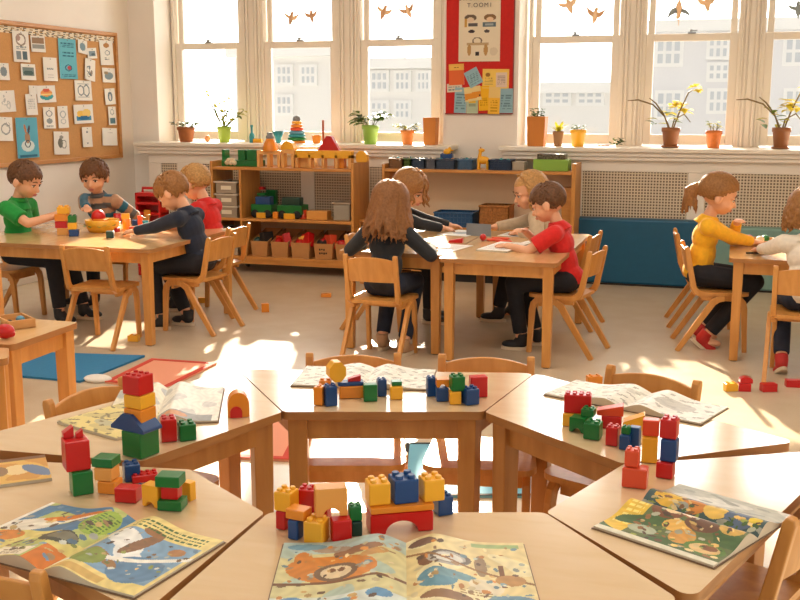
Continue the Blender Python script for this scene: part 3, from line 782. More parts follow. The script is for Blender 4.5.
basket(479, 509, 0.425, 0.17, 7.78, 0.2, plain('woven_wicker', (176, 116, 58), 0.8, noise=0.3, nscale=60), 'brown wicker basket on the long shelf behind the beige cardigan')
blk(561, 571, 223, 188, 7.82, 0.12, BEECH2, 'upright wooden box at the end of the long shelf', 'box', 'wooden_box', zb=0.425)
# small baskets along the top of the right unit
SMB = plain('dark_wire_basket', (52, 70, 92), 0.5)
PXB = ((389, 402, 'brown', plain('brown_toy', (132, 92, 54), 0.6)), (403.5, 410, 'pale green', LEAF), (411.5, 424, 'navy', SMB), (425.5, 435, 'slate', plain('slate_basket', (92, 96, 104), 0.5)),
       (436, 454, 'navy', SMB), (457, 472, 'steel blue', plain('steel_blue_basket', (70, 104, 134), 0.5)), (488, 510.5, 'deep navy', plain('deep_navy_basket', (28, 52, 82), 0.5)))
SPOT = ['first in the row, at the end nearest the toy shelf', 'narrow one second in the row', 'third in the row, before the slate one', 'between two navy ones', 'under the blue block', 'next to the yellow giraffe', 'last in the row, past the yellow giraffe']
for (a, b, cn, mt), sp_ in zip(PXB, SPOT):
    basket(a, b, 0.866, 0.075, 7.80, 0.14, mt, 'small %s basket, %s' % (cn, sp_), nm='small_basket')
    x0 = at_y(a, 170, 7.8).x; x1 = at_y(b, 170, 7.8).x; rr = random.Random(int(a))
    for k in range(3):
        m = MB(); s = 0.02; cx = x0 + (x1 - x0) * (k + 0.5) / 3
        m.ell((cx, 7.85 + 0.02 * (k % 2), 0.866 + 0.062), (min(s, (x1 - x0) / 7), s, s + rr.uniform(0, 0.012))); m.box((cx - 0.006, 7.84, 0.875), (cx + 0.006, 7.86, 0.93))
        o = obj('small_toy', m, rr.choice([TANB, plain('pale_toy', (226, 214, 190), 0.5), plain('grey_toy', (130, 136, 140), 0.5), CYAN]), None)
        tag(o, 'small rounded toy in the %s basket, %s' % (cn, sp_.split(',')[0]), 'toy', 'toys in the %s basket %s' % (cn, sp_.split(',')[0]))
blk(440, 452, 159, 154, 7.86, 0.05, BLUE, 'blue brick lying on the basket toys at mid shelf', zb=0.945, studs=True)
m = MB(); p = at_y(446.5, 152, 7.86); m.ell((p.x, 7.88, 0.995), (0.03, 0.03, 0.025)); m.ell((p.x + 0.02, 7.875, 1.012), (0.015, 0.015, 0.02)); m.ell((p.x + 0.04, 7.875, 1.006), (0.012, 0.008, 0.006)); simple('toy_duck', m, YEL, 'yellow toy duck on top of the blue brick', 'toy duck', bevel=0)
p = at_y(482, 171, 7.82)
t = thing('toy_giraffe', 'yellow toy animal standing between the steel blue and deep navy baskets', 'toy animal', (p.x, 7.86, 0.866))
m = MB(); m.ell((0, 0, 0.07), (0.05, 0.025, 0.03)); m.tube([(-0.03, 0, 0.075), (-0.028, 0, 0.11), (-0.022, 0, 0.14)], [0.018, 0.013, 0.012]); m.ell((-0.015, 0, 0.145), (0.026, 0.014, 0.015)); obj('body', m, YEL, t)
for sx in (-1, 1):
    for sy in (-1, 1):
        m = MB(); m.tube([(sx * 0.034, sy * 0.013, 0.065), (sx * 0.036, sy * 0.014, 0.0)], [0.012, 0.01]); obj('leg', m, YEL, t)
m = MB(); m.tube([(-0.02, -0.006, 0.155), (-0.024, -0.006, 0.17)], 0.003); m.tube([(-0.02, 0.006, 0.155), (-0.024, 0.006, 0.17)], 0.003); obj('horn', m, CLAY, t)
GREENB = plain('lime_box_card', (136, 178, 66), 0.5)
a = at_y(533, 168, 7.8).x; b = at_y(568, 168, 7.8).x
t = thing('green_box', 'lime green box with a patterned lid at the end of the long shelf top', 'box', ((a + b) / 2, 7.80, 0.866)); w = b - a
m = MB(); m.box((-w / 2, 0, 0), (w / 2, 0.16, 0.085)); obj('body', m, GREENB, t, 0.004)
m = MB(); sheet(m, w * 0.76, 0.001, 30, 1, [('bg', (60, 54, 46))], x0=-w * .38, y0=0)
m = MB(); m.box((-w * 0.4, 0.01, 0.087), (w * 0.4, 0.13, 0.125)); obj('patterned_lid', m, plain('speckled_pattern', (92, 86, 66), 0.6, noise=0.9, nscale=90), t, 0.003)
m = MB(); p0 = at_y(512, 170, 7.82); p1 = at_y(524, 170, 7.82); m.box((p0.x, 7.82, 0.866), (p1.x, 7.96, 0.93)); simple('clear_box', m, CLR, 'clear plastic box between the deep navy basket and the lime green box', 'box')
# things on the low link shelf
m = MB(); m.box((-2.76, 7.84, 0.115), (-2.67, 7.98, 0.33)); simple('folded_cloth', m, plain('dark_brown_cloth', (92, 48, 36), 0.9, bump=0.3), 'dark reddish bundle inside the low link shelf', 'bundle', bevel=0.02)

# ================================================================== toys on top of the left unit
GT = 0.858
t = thing('toy_castle', 'green toy castle of blocks at the tray end of the shelf top', 'toy castle', (at_y(239, 166, 7.74).x, 7.76, GT))
wv = (at_y(257.5, 166, 7.76).x - at_y(220, 166, 7.76).x)
m = MB(); m.box((-wv / 2, 0, 0), (wv / 2, 0.12, 0.05)); m.lathe([(0.02, 0.05), (0.02, 0.052)], 6); obj('base', m, GREEN, t, 0.004)
for x0, x1, h in ((-0.5, -0.43, 0.135), (-0.07, 0.11, 0.135), (0.17, 0.42, 0.135)):
    m = MB(); m.box((x0 * wv, 0.01, 0.05), (x1 * wv, 0.11, h)); obj('tower', m, GREEN, t, 0.004)
m = MB()
for k in range(5): m.ell((-0.34 * wv + 0.05 * wv * k, -0.004, 0.03 + 0.02 * (k % 2)), (0.02, 0.015, 0.02))
obj('cream_figures', m, plain('cream_toy', (230, 214, 180), 0.5), t)
# wooden arch buildings
WB = wood('pale_block_wood', (236, 178, 104), (222, 160, 86), 0.4, (8, 8, 2))
def arcade(px0, px1, py_top, py_mid, label, roof, roofmat, nm='toy_arcade', legs=3, Y=7.74, d=0.07, fill=None):
    a = at_y(px0, 168, Y).x; b = at_y(px1, 168, Y).x; w = b - a
    t = thing(nm, label, 'toy building', ((a + b) / 2, Y, GT))
    zm = at_y((px0 + px1) / 2, py_mid, Y).z - GT; zt = at_y((px0 + px1) / 2, py_top, Y).z - GT
    for k in range(legs):
        x = -w / 2 + 0.012 + (w - 0.024) * k / (legs - 1)
        m = MB(); m.box((x - 0.012, 0, 0), (x + 0.012, d, zm - 0.02)); obj('pillar', m, WB, t, 0.003)
    m = MB(); m.box((-w / 2, 0, zm - (0.05 if roofmat is YEL and roof == 'flat' else 0.02)), (w / 2, d, zm + 0.012)); obj('beam', m, roofmat if roof == 'flat' else WB, t, 0.003)
    if roof == 'cone':
        m = MB(); m.lathe([(w * 0.46, zm + 0.012), (w * 0.40, zm + 0.04), (w * 0.3, zt)], 20, M=Matrix.Translation((0, d / 2, 0))); obj('roof', m, roofmat, t)
    elif roof == 'arch':
        poly = [(-w / 2, 0)] + [(w / 2 * math.cos(R(180 - 12 * k)), (zt - zm - 0.012) * math.sin(R(180 - 12 * k))) for k in range(1, 15)] + [(w / 2, 0)]
        m = MB(); m.prism(poly, 0, d, M=Matrix.Translation((0, d, zm + 0.012)) @ Matrix.Rotation(R(90), 4, 'X')); obj('roof', m, roofmat, t, 0.003)
    elif roof == 'tri':
        m = MB(); m.prism([(-w / 2, 0), (w / 2, 0), (w * 0.08, zt - zm), (-w * 0.08, zt - zm)], 0, d, M=Matrix.Translation((0, d, zm + 0.012)) @ Matrix.Rotation(R(90), 4, 'X')); obj('roof', m, roofmat, t, 0.004)
    return t
arcade(257, 280, 146, 152, 'pale wooden toy house with pillars beside the green castle', 'flat', WB)
m = MB(); c = at_y(270, 150, 7.77); m.lathe([(0.062, 0.0), (0.06, 0.03), (0.052, 0.062), (0.038, 0.085), (0.03, 0.10)], 20, M=Matrix.Translation((c.x, 7.775, GT + 0.127)))
t = simple('stacking_cone', m, ORG, 'orange cone with grey knob on the pale wooden toy house', 'toy', bevel=0)
m = MB(); m.lathe([(0.03, 0.10), (0.034, 0.112), (0.03, 0.124), (0.022, 0.128), (0.026, 0.14), (0.018, 0.15)], 18, M=Matrix.Translation((c.x, 7.775, GT + 0.127))); obj('knob', m, plain('grey_toy', (130, 136, 140), 0.5), t)
arcade(281, 294, 141, 151, 'narrow toy gate with a rounded yellow roof', 'arch', YEL, legs=2)
arcade(295, 351, 147, 152, 'long wooden toy arcade under a flat yellow beam', 'flat', YEL, legs=5)
blk(299.5, 309.5, 167.5, 156, 7.79, 0.05, WB, 'square wooden block standing inside the toy arcade', nm='wooden_block', zb=GT)
blk(334, 344, 167.5, 153.5, 7.78, 0.06, WOODDOOR if 'WOODDOOR' in globals() else ORG, 'orange wooden block standing at the far end inside the toy arcade', nm='wooden_block', zb=GT)
c0 = at_y(318, 147, 7.75); c1 = at_y(339, 147, 7.75); ct = at_y(328, 136, 7.75); zb_ = 0.858 + at_y(323, 152, 7.74).z - 0.858 + 0.012
m = MB(); m.prism([(c0.x, zb_), (c1.x, zb_), ((c0.x + c1.x) / 2 + 0.02, ct.z), ((c0.x + c1.x) / 2 - 0.02, ct.z)], 0, 0.05, M=Matrix.Translation((0, 7.80, 0)) @ Matrix.Rotation(R(90), 4, 'X')); simple('roof_block', m, RED, 'red triangular roof block lying on the yellow arcade beam', 'toy roof')
m = MB(); p = at_y(322.5, 137, 7.83); pt = at_y(322.5, 120, 7.83); m.lathe([(0.009, GT + 0.0), (0.009, pt.z)], 10, M=Matrix.Translation((p.x, 7.845, 0))); simple('wooden_rod', m, plain('red_brown_wood', (182, 88, 44), 0.5), 'thin red-brown rod standing behind the red roof block', 'rod', bevel=0)
c = at_y(358.5, 158, 7.74); zt_ = at_y(358.5, 143, 7.74).z
m = MB(); m.prism([(-0.045, 0), (0.045, 0), (0.045, 0.055), (0.02, 0.085), (-0.02, 0.085), (-0.045, 0.055)], 0, 0.05, M=Matrix.Translation((-2.80, 7.86, 0.93 - 0.02)) @ Matrix.Rotation(R(90), 4, 'X')); 
m.box((-2.838, 7.81, 0.905), (-2.762, 7.86, 0.912)); simple('toy_house', m, YEL, 'yellow house-shaped block perched on the shelf side panel', 'toy house')
# white paper goods behind the arcade
m = MB(); a = at_y(293, 145, 7.95).x; b = at_y(318, 145, 7.95).x; m.box((a, 7.93, GT), (b, 8.0, 1.02)); simple('storage_box', m, plain('white_card', (238, 234, 226), 0.7), 'white card box standing behind the toy arcade', 'box')

# ================================================================== plants and toys on the sill
SZ = 1.032
def pot(px, py_top, w_px, Y, mat, label, nm='potted_plant', saucer=False, kind=None, seed=0, cat='potted plant', square=False, h=None, leafmat=LEAF, glaze=None):
    p = at_y(px, 140, Y); sc = depth(p) / FPX
    top = at_y(px, py_top, Y).z; hh = h or (top - SZ); r = w_px * sc / 2
    t = thing(nm, label, cat, (p.x, Y, SZ))
    m = MB()
    if square:
        a, b = r * 0.86, r
        m.add([(-a, -a, 0), (a, -a, 0), (a, a, 0), (-a, a, 0), (-b, -b, hh), (b, -b, hh), (b, b, hh), (-b, b, hh), (-b + .008, -b + .008, hh), (b - .008, -b + .008, hh), (b - .008, b - .008, hh), (-b + .008, b - .008, hh), (-a, -a, hh * .7), (a, -a, hh * .7), (a, a, hh * .7), (-a, a, hh * .7)],
              [(3, 2, 1, 0)] + [(i, (i + 1) % 4, 4 + (i + 1) % 4, 4 + i) for i in range(4)] + [(4 + i, 4 + (i + 1) % 4, 8 + (i + 1) % 4, 8 + i) for i in range(4)] + [(8 + i, 8 + (i + 1) % 4, 12 + (i + 1) % 4, 12 + i) for i in range(4)])
        obj('pot', m, mat, t, 0.003)
    else:
        m.lathe([(r * 0.68, 0), (r * 0.72, 0.005), (r * 0.9, hh * 0.78), (r, hh * 0.80), (r, hh), (r * 0.9, hh), (r * 0.86, hh * 0.85)], 22, cap=False); m.lathe([(0.001, 0.0), (r * 0.68, 0)], 22, cap=False); obj('pot', m, mat, t)
    if saucer:
        m = MB(); m.lathe([(r * 0.7, 0.0), (r * 0.95, 0.004), (r * 1.0, 0.016), (r * 0.93, 0.016), (r * 0.88, 0.008)], 22); obj('saucer', m, mat, t)
    m = MB(); m.lathe([(0.001, hh * 0.86), (r * (0.8 if not square else 0.7), hh * 0.85)], 18, cap=False); obj('soil', m, SOIL, t)
    return t, r, hh
def leaf(mb, base, d, L, W, up=V((0, 0, 1)), fold=0.15, droop=0.25, mat=0):
    d = V(d).normalized(); s = d.cross(up); s = s.normalized() if s.length > 1e-4 else V((1, 0, 0)); nrm = s.cross(d)
    vs = []; fs = []
    prof = [(0, 0.08), (0.2, 0.7), (0.45, 1.0), (0.7, 0.75), (0.9, 0.3), (1.0, 0.02)]
    for t_, w_ in prof:
        c = V(base) + d * (L * t_) - V((0, 0, 1)) * (droop * L * t_ * t_)
        vs += [c - s * (W / 2 * w_) + nrm * (fold * W * w_), c, c + s * (W / 2 * w_) + nrm * (fold * W * w_)]
    for i in range(len(prof) - 1):
        for k in range(2): fs.append((i * 3 + k, i * 3 + k + 1, i * 3 + 4 + k, i * 3 + 3 + k))
    mb.add(vs, fs, mat, True)
def foliage(t, r, hh, n, hmin, hmax, L, W, spread, seed, lm=LEAF, lm2=None, droop=0.3):
    L *= 1.25; W *= 1.3
    rr = random.Random(seed); st = MB(); lf = MB()
    for i in range(n):
        a = 2 * math.pi * i / n + rr.uniform(-.4, .4); sp_ = spread * rr.uniform(0.4, 1); h = rr.uniform(hmin, hmax)
        p0 = V((r * .3 * math.cos(a), r * .3 * math.sin(a), hh * .85)); p2 = V((sp_ * math.cos(a), sp_ * math.sin(a) * 0.7, hh + h)); p1 = (p0 + p2) / 2 + V((0, 0, h * 0.25))
        st.tube([p0, p1, p2], [0.0028, 0.0022, 0.0012], 5)
        for q, b in ((p1, .6), (p2, 1.0), ((p1 + p2) / 2, .8)):
            for k in range(2):
                g = a + rr.uniform(-1.4, 1.4)
                leaf(lf, q, (math.cos(g), math.sin(g), rr.uniform(-.1, .6)), L * b * rr.uniform(.7, 1.1), W * b * rr.uniform(.8, 1.1), droop=droop, mat=rr.choice([0, 0, 1]))
    obj('stem', st, STEM, t); obj('leaves', lf, [lm, lm2 or lm], t)
YS = 8.26
t, r, hh = pot(186.5, 127, 18, YS, CLAY, 'terracotta pot with a small trailing plant at the start of the sill')
foliage(t, r, hh, 9, 0.0, 0.045, 0.05, 0.035, 0.11, 1, LEAFD, LEAF)
m = MB(); p = at_y(207.5, 140, YS); m.ell((p.x, YS, SZ + 0.03), (0.026, 0.026, 0.03)); simple('wooden_egg', m, plain('peach_paint', (226, 150, 96), 0.5), 'small peach egg between the terracotta pot and the lime pot', 'ornament', bevel=0)
LIME = plain('lime_glaze', (168, 196, 70), 0.3); LIME2 = plain('bright_green_glaze', (150, 194, 78), 0.3)
t, r, hh = pot(224.5, 126.5, 14.5, YS, LIME, 'tall leggy plant in a lime pot, in front of the first window')
def sprays(t, r, hh, tips, seed, lm, L=0.07, W=0.045, nl=8, stemm=STEM):
    rr = random.Random(seed); st = MB(); lf = MB()
    for dx, dz, bend in tips:
        p0 = V((r * .2 * rr.uniform(-1, 1), 0, hh * .85)); pe = V((dx, rr.uniform(-.03, .03), hh + dz)); pm = (p0 + pe) / 2 + V((bend, 0, abs(dx) * .2))
        pts = [p0.lerp(pm, k / 4).lerp(pm.lerp(pe, k / 4), k / 4) for k in range(5)]
        st.tube(pts, [0.006, 0.0055, 0.005, 0.004, 0.003], 5)
        for k in range(nl):
            f_ = 0.3 + 0.7 * k / (nl - 1); i = min(3, int(f_ * 4)); q = pts[i].lerp(pts[i + 1], f_ * 4 - i) if i < 4 else pe
            g = rr.uniform(0, 6.28); leaf(lf, q, (math.cos(g), math.sin(g) * .6, rr.uniform(-.2, .7)), L * rr.uniform(.6, 1.1), W * rr.uniform(.7, 1.1), mat=rr.choice([0, 0, 1]))
    obj('stem', st, stemm, t); obj('leaves', lf, [lm, LEAF], t)
sprays(t, r, hh, [(-0.16, 0.31, -.04), (-0.11, 0.22, -.03), (-0.03, 0.20, 0), (0.05, 0.17, 0), (0.12, 0.11, .03), (0.18, 0.14, .04), (0.02, 0.25, 0)], 3, LEAFY)
m = MB(); p = at_y(252, 140, YS); m.lathe([(0.022, 0), (0.024, 0.05), (0.018, 0.075), (0.009, 0.085), (0.009, 0.13), (0.012, 0.135), (0.012, 0.15)], 14, M=Matrix.Translation((p.x, YS, SZ))); simple('bottle', m, CYAN, 'small teal bottle behind the orange stacking cone', 'bottle', bevel=0)
m = MB(); p = at_y(258, 140, YS); m.box((p.x - 0.04, YS - .02, SZ), (p.x + 0.04, YS + 0.02, SZ + 0.035)); simple('toy_brick', m, YEL, 'yellow brick on the sill beside the teal bottle', 'toy brick', bevel=0.004)
m = MB(); p = at_y(278.5, 140, YS); m.lathe([(0.022, 0), (0.03, 0.05), (0.052, 0.1), (0.048, 0.1), (0.026, 0.055)], 18, M=Matrix.Translation((p.x, YS, SZ))); simple('goblet', m, CYAN, 'teal flared cup between the two stacking toys', 'cup', bevel=0)
# stacking ring tower
p = at_y(297, 140, YS); t = thing('ring_stacker', 'ring stacking tower of orange, blue and green rings on the sill', 'stacking toy', (p.x, YS, SZ))
m = MB(); m.lathe([(0.075, 0), (0.075, 0.018), (0.06, 0.022)], 22); obj('base', m, ORG, t)
for k, (rr_, mt) in enumerate(((0.078, GREEN), (0.072, CYAN), (0.066, plain('pale_blue_toy', (90, 150, 178), 0.4)), (0.056, ORED), (0.05, ORG), (0.042, YEL))):
    m = MB(); z = 0.024 + 0.027 * k; m.lathe([(rr_ - .008, z), (rr_, z + 0.006), (rr_, z + 0.02), (rr_ - .008, z + 0.026)], 22); obj('ring', m, mt, t)
m = MB(); m.lathe([(0.03, 0.186), (0.034, 0.2), (0.026, 0.222), (0.01, 0.23)], 18); obj('cap', m, plain('grey_toy', (130, 136, 140), 0.5), t)
m = MB(); p = at_y(316.5, 140, YS); m.lathe([(0.03, 0), (0.042, 0.07), (0.038, 0.07), (0.027, 0.008)], 18, M=Matrix.Translation((p.x, YS, SZ))); simple('toy_cup', m, ORG, 'orange beaker on the sill beside the ring stacking tower', 'cup', bevel=0)
t, r, hh = pot(370.5, 125, 17.5, YS, LIME2, 'bushy round-leaved plant in a bright green pot by the third window')
foliage(t, r, hh, 13, 0.01, 0.10, 0.075, 0.05, 0.15, 5, LEAF, LEAFD)
t, r, hh = pot(407.5, 130, 14, YS, plain('orange_clay', (214, 130, 58), 0.6, noise=0.06), 'small orange clay pot with a fine-leaved plant, beside the tall orange box')
foliage(t, r, hh, 9, 0.0, 0.05, 0.045, 0.03, 0.09, 8, LEAFD, LEAFY)
TALLO = plain('orange_brown_card', (206, 126, 46), 0.55)
m = MB(); a = at_y(424, 140, YS); b = at_y(438, 140, YS); zt_ = at_y(431, 117.5, YS).z; w = (b.x - a.x) / 2
t, r, hh = pot(431, 117.5, 13.5, YS, TALLO, 'tall empty square orange pot at the end of the sill', nm='tall_pot', square=True, cat='pot')
t, r, hh = pot(537, 116.5, 18.5, YS, TALLO, 'tall square orange planter with a small succulent, next to the red board', square=True)
foliage(t, r, hh, 7, 0.01, 0.055, 0.04, 0.03, 0.05, 11, LEAF)
t, r, hh = pot(558, 131, 11, YS, plain('brown_clay', (142, 104, 66), 0.7), 'small brown pot with a spiky grass-like plant')
lf = MB(); rr = random.Random(4)
for k in range(12):
    a = rr.uniform(0, 6.28); leaf(lf, (0, 0, hh * .8), (math.cos(a), math.sin(a) * .6, 1.3), rr.uniform(.11, .19), 0.022, droop=0.35, mat=0)
obj('leaves', lf, LEAFY, t)
t, r, hh = pot(578, 129.5, 16.5, YS, plain('yellow_glaze', (240, 176, 40), 0.3), 'round yellow pot with a wisp of green, beside the small brown pot')
foliage(t, r, hh, 4, 0.0, 0.035, 0.035, 0.02, 0.05, 14, LEAF)
# dried bunch
t = thing('dried_bunch', 'dry sprig bunch lying on the sill between the yellow pot and the orchid', 'dried plant', (at_y(616, 140, YS).x, YS, SZ))
lf = MB(); st = MB(); rr = random.Random(5)
for k in range(34):
    a = rr.uniform(0, 6.28); leaf(lf, (rr.uniform(-.03, .05), rr.uniform(-.03, .03), rr.uniform(0.01, .06)), (math.cos(a), math.sin(a), rr.uniform(-.1, .9)), 0.035, 0.022, droop=.1)
for k in range(5): st.tube([(0, 0, 0.02), (-0.1 - .02 * k, rr.uniform(-.03, .03), 0.006), (-0.14 - 0.015 * k, rr.uniform(-.04, .04), 0.004)], 0.0025, 5)
for k in range(10):
    leaf(lf, (-0.08 - .012 * k, rr.uniform(-.03, .03), 0.008), (rr.uniform(-1, 0), rr.uniform(-1, 1), 0.2), 0.03, 0.015, droop=.1)
obj('leaves', lf, LEAFD, t); obj('stem', st, CLAY, t)
BROWNP = plain('brown_glazed_pot', (150, 92, 50), 0.45)
ORCH = plain('yellow_petals', (222, 204, 70), 0.5, transl=0.3)
def orchid(px, label, flip, seed):
    t, r, hh = pot(px, 127.5, 18.5, YS, BROWNP, label, saucer=True)
    rr = random.Random(seed); st = MB(); lf = MB(); fl = MB(); s = flip
    def curve(pts): st.tube(pts, [0.006] * (len(pts) - 1) + [0.003], 6)
    curve([(-.01, 0, hh * .8), (-.05, 0, hh + .08), (-.14, 0, hh + .17), (-.25, 0, hh + .205), (-.33, 0, hh + .2)])
    curve([(0, 0, hh * .8), (-.06, 0, hh + .1), (-.12, 0, hh + .18), (-.17, 0, hh + .22)])
    curve([(.01, 0, hh * .8), (.05, 0, hh + .1), (.09, 0, hh + .2), (.115, 0, hh + .26), (.15, 0, hh + .28)])
    curve([(.0, 0, hh * .8), (.02, 0.01, hh + .06), (.09, 0, hh + .1), (.14, 0, hh + .04)])
    for (x, z, n_) in ((.15, .28, 7), (.17, .29, 5), (.03, .16, 6), (.01, .19, 5), (.10, .13, 5), (.08, .17, 4), (-.02, .10, 4)):
        for k in range(n_):
            a = rr.uniform(0, 6.28); leaf(fl, (x + rr.uniform(-.015, .015), rr.uniform(-.02, .02), hh + z + rr.uniform(-.015, .015)), (math.cos(a), math.sin(a) * .5, rr.uniform(-.3, .5)), .065, .05, droop=.2)
    for (x, z) in ((-.12, .03), (-.1, .06), (-.07, .1), (-.04, .05), (.0, .04), (.05, .05), (-.02, .02), (.03, .08), (-.14, .02), (-.09, .13)):
        a = rr.uniform(0, 6.28); leaf(lf, (x, rr.uniform(-.02, .02), hh + z), (math.cos(a), math.sin(a) * .6, rr.uniform(-.1, .6)), .09, .05, droop=.3, mat=rr.choice([0, 1]))
    obj('stem', st, plain('brown_stem', (126, 104, 56), 0.6), t); obj('leaves', lf, [LEAF, LEAFY], t); obj('blossom', fl, ORCH, t)
orchid(670.5, 'yellow-flowered plant with long arching stems in a brown pot, before the grey house', 1, 21)
t, r, hh = pot(713.5, 130.5, 16.5, YS, plain('orange_terracotta', (206, 112, 42), 0.5, noise=0.1, nscale=40), 'small orange terracotta pot between the two yellow-flowered plants', saucer=False)
foliage(t, r, hh, 7, 0.01, 0.07, 0.03, 0.02, 0.06, 31, LEAFY, LEAF)
orchid(781, 'yellow-flowered plant in a brown pot by the last window', 1, 27)

# paper cut-outs hanging on the glass
PEACH = plain('peach_tissue_paper', (240, 212, 176), 0.8, transl=0.12); PEACH2 = plain('brown_tissue_paper', (216, 178, 142), 0.8, transl=0.12); GREYP = plain('grey_tissue_paper', (150, 156, 156), 0.7, transl=0.3)
def cutout(px, py, kind, ang_, s, mats, label):
    p = at_y(px, py, 8.638); t = thing('paper_bird', label, 'paper decoration', tuple(p), 0)
    t.rotation_euler = (R(90), 0, 0); sc = s * depth(p) / FPX
    Mx = Matrix.Rotation(R(ang_), 4, 'Z') @ Matrix.Scale(sc, 4)
    body = [(0.0, -0.75), (0.2, -0.35), (0.26, 0.05), (0.16, 0.3), (0.2, 0.5), (0.05, 0.62), (-0.1, 0.5), (-0.14, 0.25), (-0.24, 0.0), (-0.16, -0.4)]
    wingA = [(0.1, 0.15), (0.5, 0.35), (0.8, 0.62), (0.62, 0.12), (0.45, -0.1), (0.2, -0.2)]
    wingB = [(-x, y * (1.0 if kind else 0.7) + 0.05) for x, y in wingA][::-1]
    m = MB(); m.prism(body, 0, 0.04, M=Mx); obj('body', m, mats[0], t)
    for wg in (wingA, wingB):
        m = MB(); m.prism(wg, 0.045, 0.07, M=Mx); obj('wing', m, mats[1], t)
    m = MB(); m.prism([(-0.05, 0.6), (0.03, 0.6), (0.02, 1.0), (-0.04, 1.0)], 0.0, 0.03, M=Mx); obj('string_tab', m, mats[0], t)
for a in ((291, 18, 0, -12, 11, (PEACH2, PEACH), 'brown paper bird in the second window, spreading its wings'), (311.5, 16, 1, 10, 10, (PEACH2, PEACH2), 'folded brown paper bird in the second window, nearer the red board'),
          (383.5, 12, 0, -20, 12, (PEACH2, PEACH), 'peach paper bird in the third window, tilted'), (408, 11, 1, 25, 11, (PEACH, PEACH2), 'peach paper bird in the third window, nearer the red board'),
          (569, 5, 0, 20, 14, (PEACH, PEACH), 'peach paper bird in the window of the yellow pot, wings level'), (595, 15, 1, -8, 13, (PEACH, PEACH2), 'peach paper bird with pointed tail above the sash lock of the fourth window'),
          (679, 10, 0, 180, 15, (PEACH, GREYP), 'orange and grey paper bird in the window before the grey house'), (707, 3, 1, 10, 13, (PEACH, PEACH), 'orange paper bird high in the window before the grey house'),
          (798, 9, 0, 5, 13, (GREYP, GREYP), 'grey paper bird in the last window')):
    cutout(*a)

# ================================================================== the cork board and its papers
XB = XL
p_tr = at_x(116.5, 33, XL + 0.02); p_br = at_x(122, 157.5, XL + 0.02)
by1 = (p_tr.y + p_br.y) / 2; bz1 = p_tr.z; bz0 = p_br.z; by0 = 5.2
CORK = plain('cork', (206, 152, 92), 0.95, noise=0.07, nscale=120, bump=0.15)
t = thing('cork_board', 'large cork notice board in a wooden frame on the side wall', 'notice board', (XL, (by0 + by1) / 2, bz0)); oyb = (by0 + by1) / 2; hb = bz1 - bz0
m = MB(); m.box((0.001, by0 - oyb, 0), (0.012, by1 - oyb, hb)); obj('cork', m, CORK, t)
FR = wood('board_frame_wood', (206, 146, 78), (190, 128, 64), 0.5, (8, 1.5, 8))
for lo, hi in (((0.001, by0 - oyb, hb - 0.03), (0.03, by1 - oyb, hb)), ((0.001, by0 - oyb, 0), (0.03, by1 - oyb, 0.03)), ((0.001, by1 - oyb - 0.03, 0.03), (0.03, by1 - oyb, hb - 0.03)), ((0.001, by0 - oyb, 0.03), (0.03, by0 - oyb + 0.03, hb - 0.03))):
    m = MB(); m.box(lo, hi); obj('frame', m, FR, t, 0.003)
Mwall = lambda y, z, x=0.014: Matrix.Translation((x, y, z)) @ Matrix(((0, 0, 1, 0), (1, 0, 0, 0), (0, 1, 0, 0), (0, 0, 0, 1)))
m = MB(); L_ = by1 - by0 - 0.07
sheet(m, L_, 0.05, 220, 6, [('bg', (236, 224, 200)), ('noise', 190, 0.75, 1.0, (120, 110, 96)), ('noise', 120, 1.1, 3.0, (176, 140, 84))], M=Mwall(by0 - oyb + 0.035, hb - 0.088)); obj('border_strip', m, MATTEP, t)
BW = ('bg', (238, 234, 224)); GR = (134, 146, 150); SL = (96, 116, 124); CY = (112, 186, 200)
def sk(seed, n=6, cols=None):
    rr = random.Random(seed); out = []
    for k in range(n):
        c = rr.choice(cols or [GR, SL, (180, 180, 172), (150, 140, 128)])
        k2 = rr.random()
        if k2 < .5: out.append(('ring', rr.uniform(.3, .7), rr.uniform(.25, .75), rr.uniform(.1, .25), rr.uniform(.08, .2), c))
        else: out.append(('ell', rr.uniform(.3, .7), rr.uniform(.25, .75), rr.uniform(.05, .16), rr.uniform(.04, .12), rr.uniform(0, 180), c))
    return out
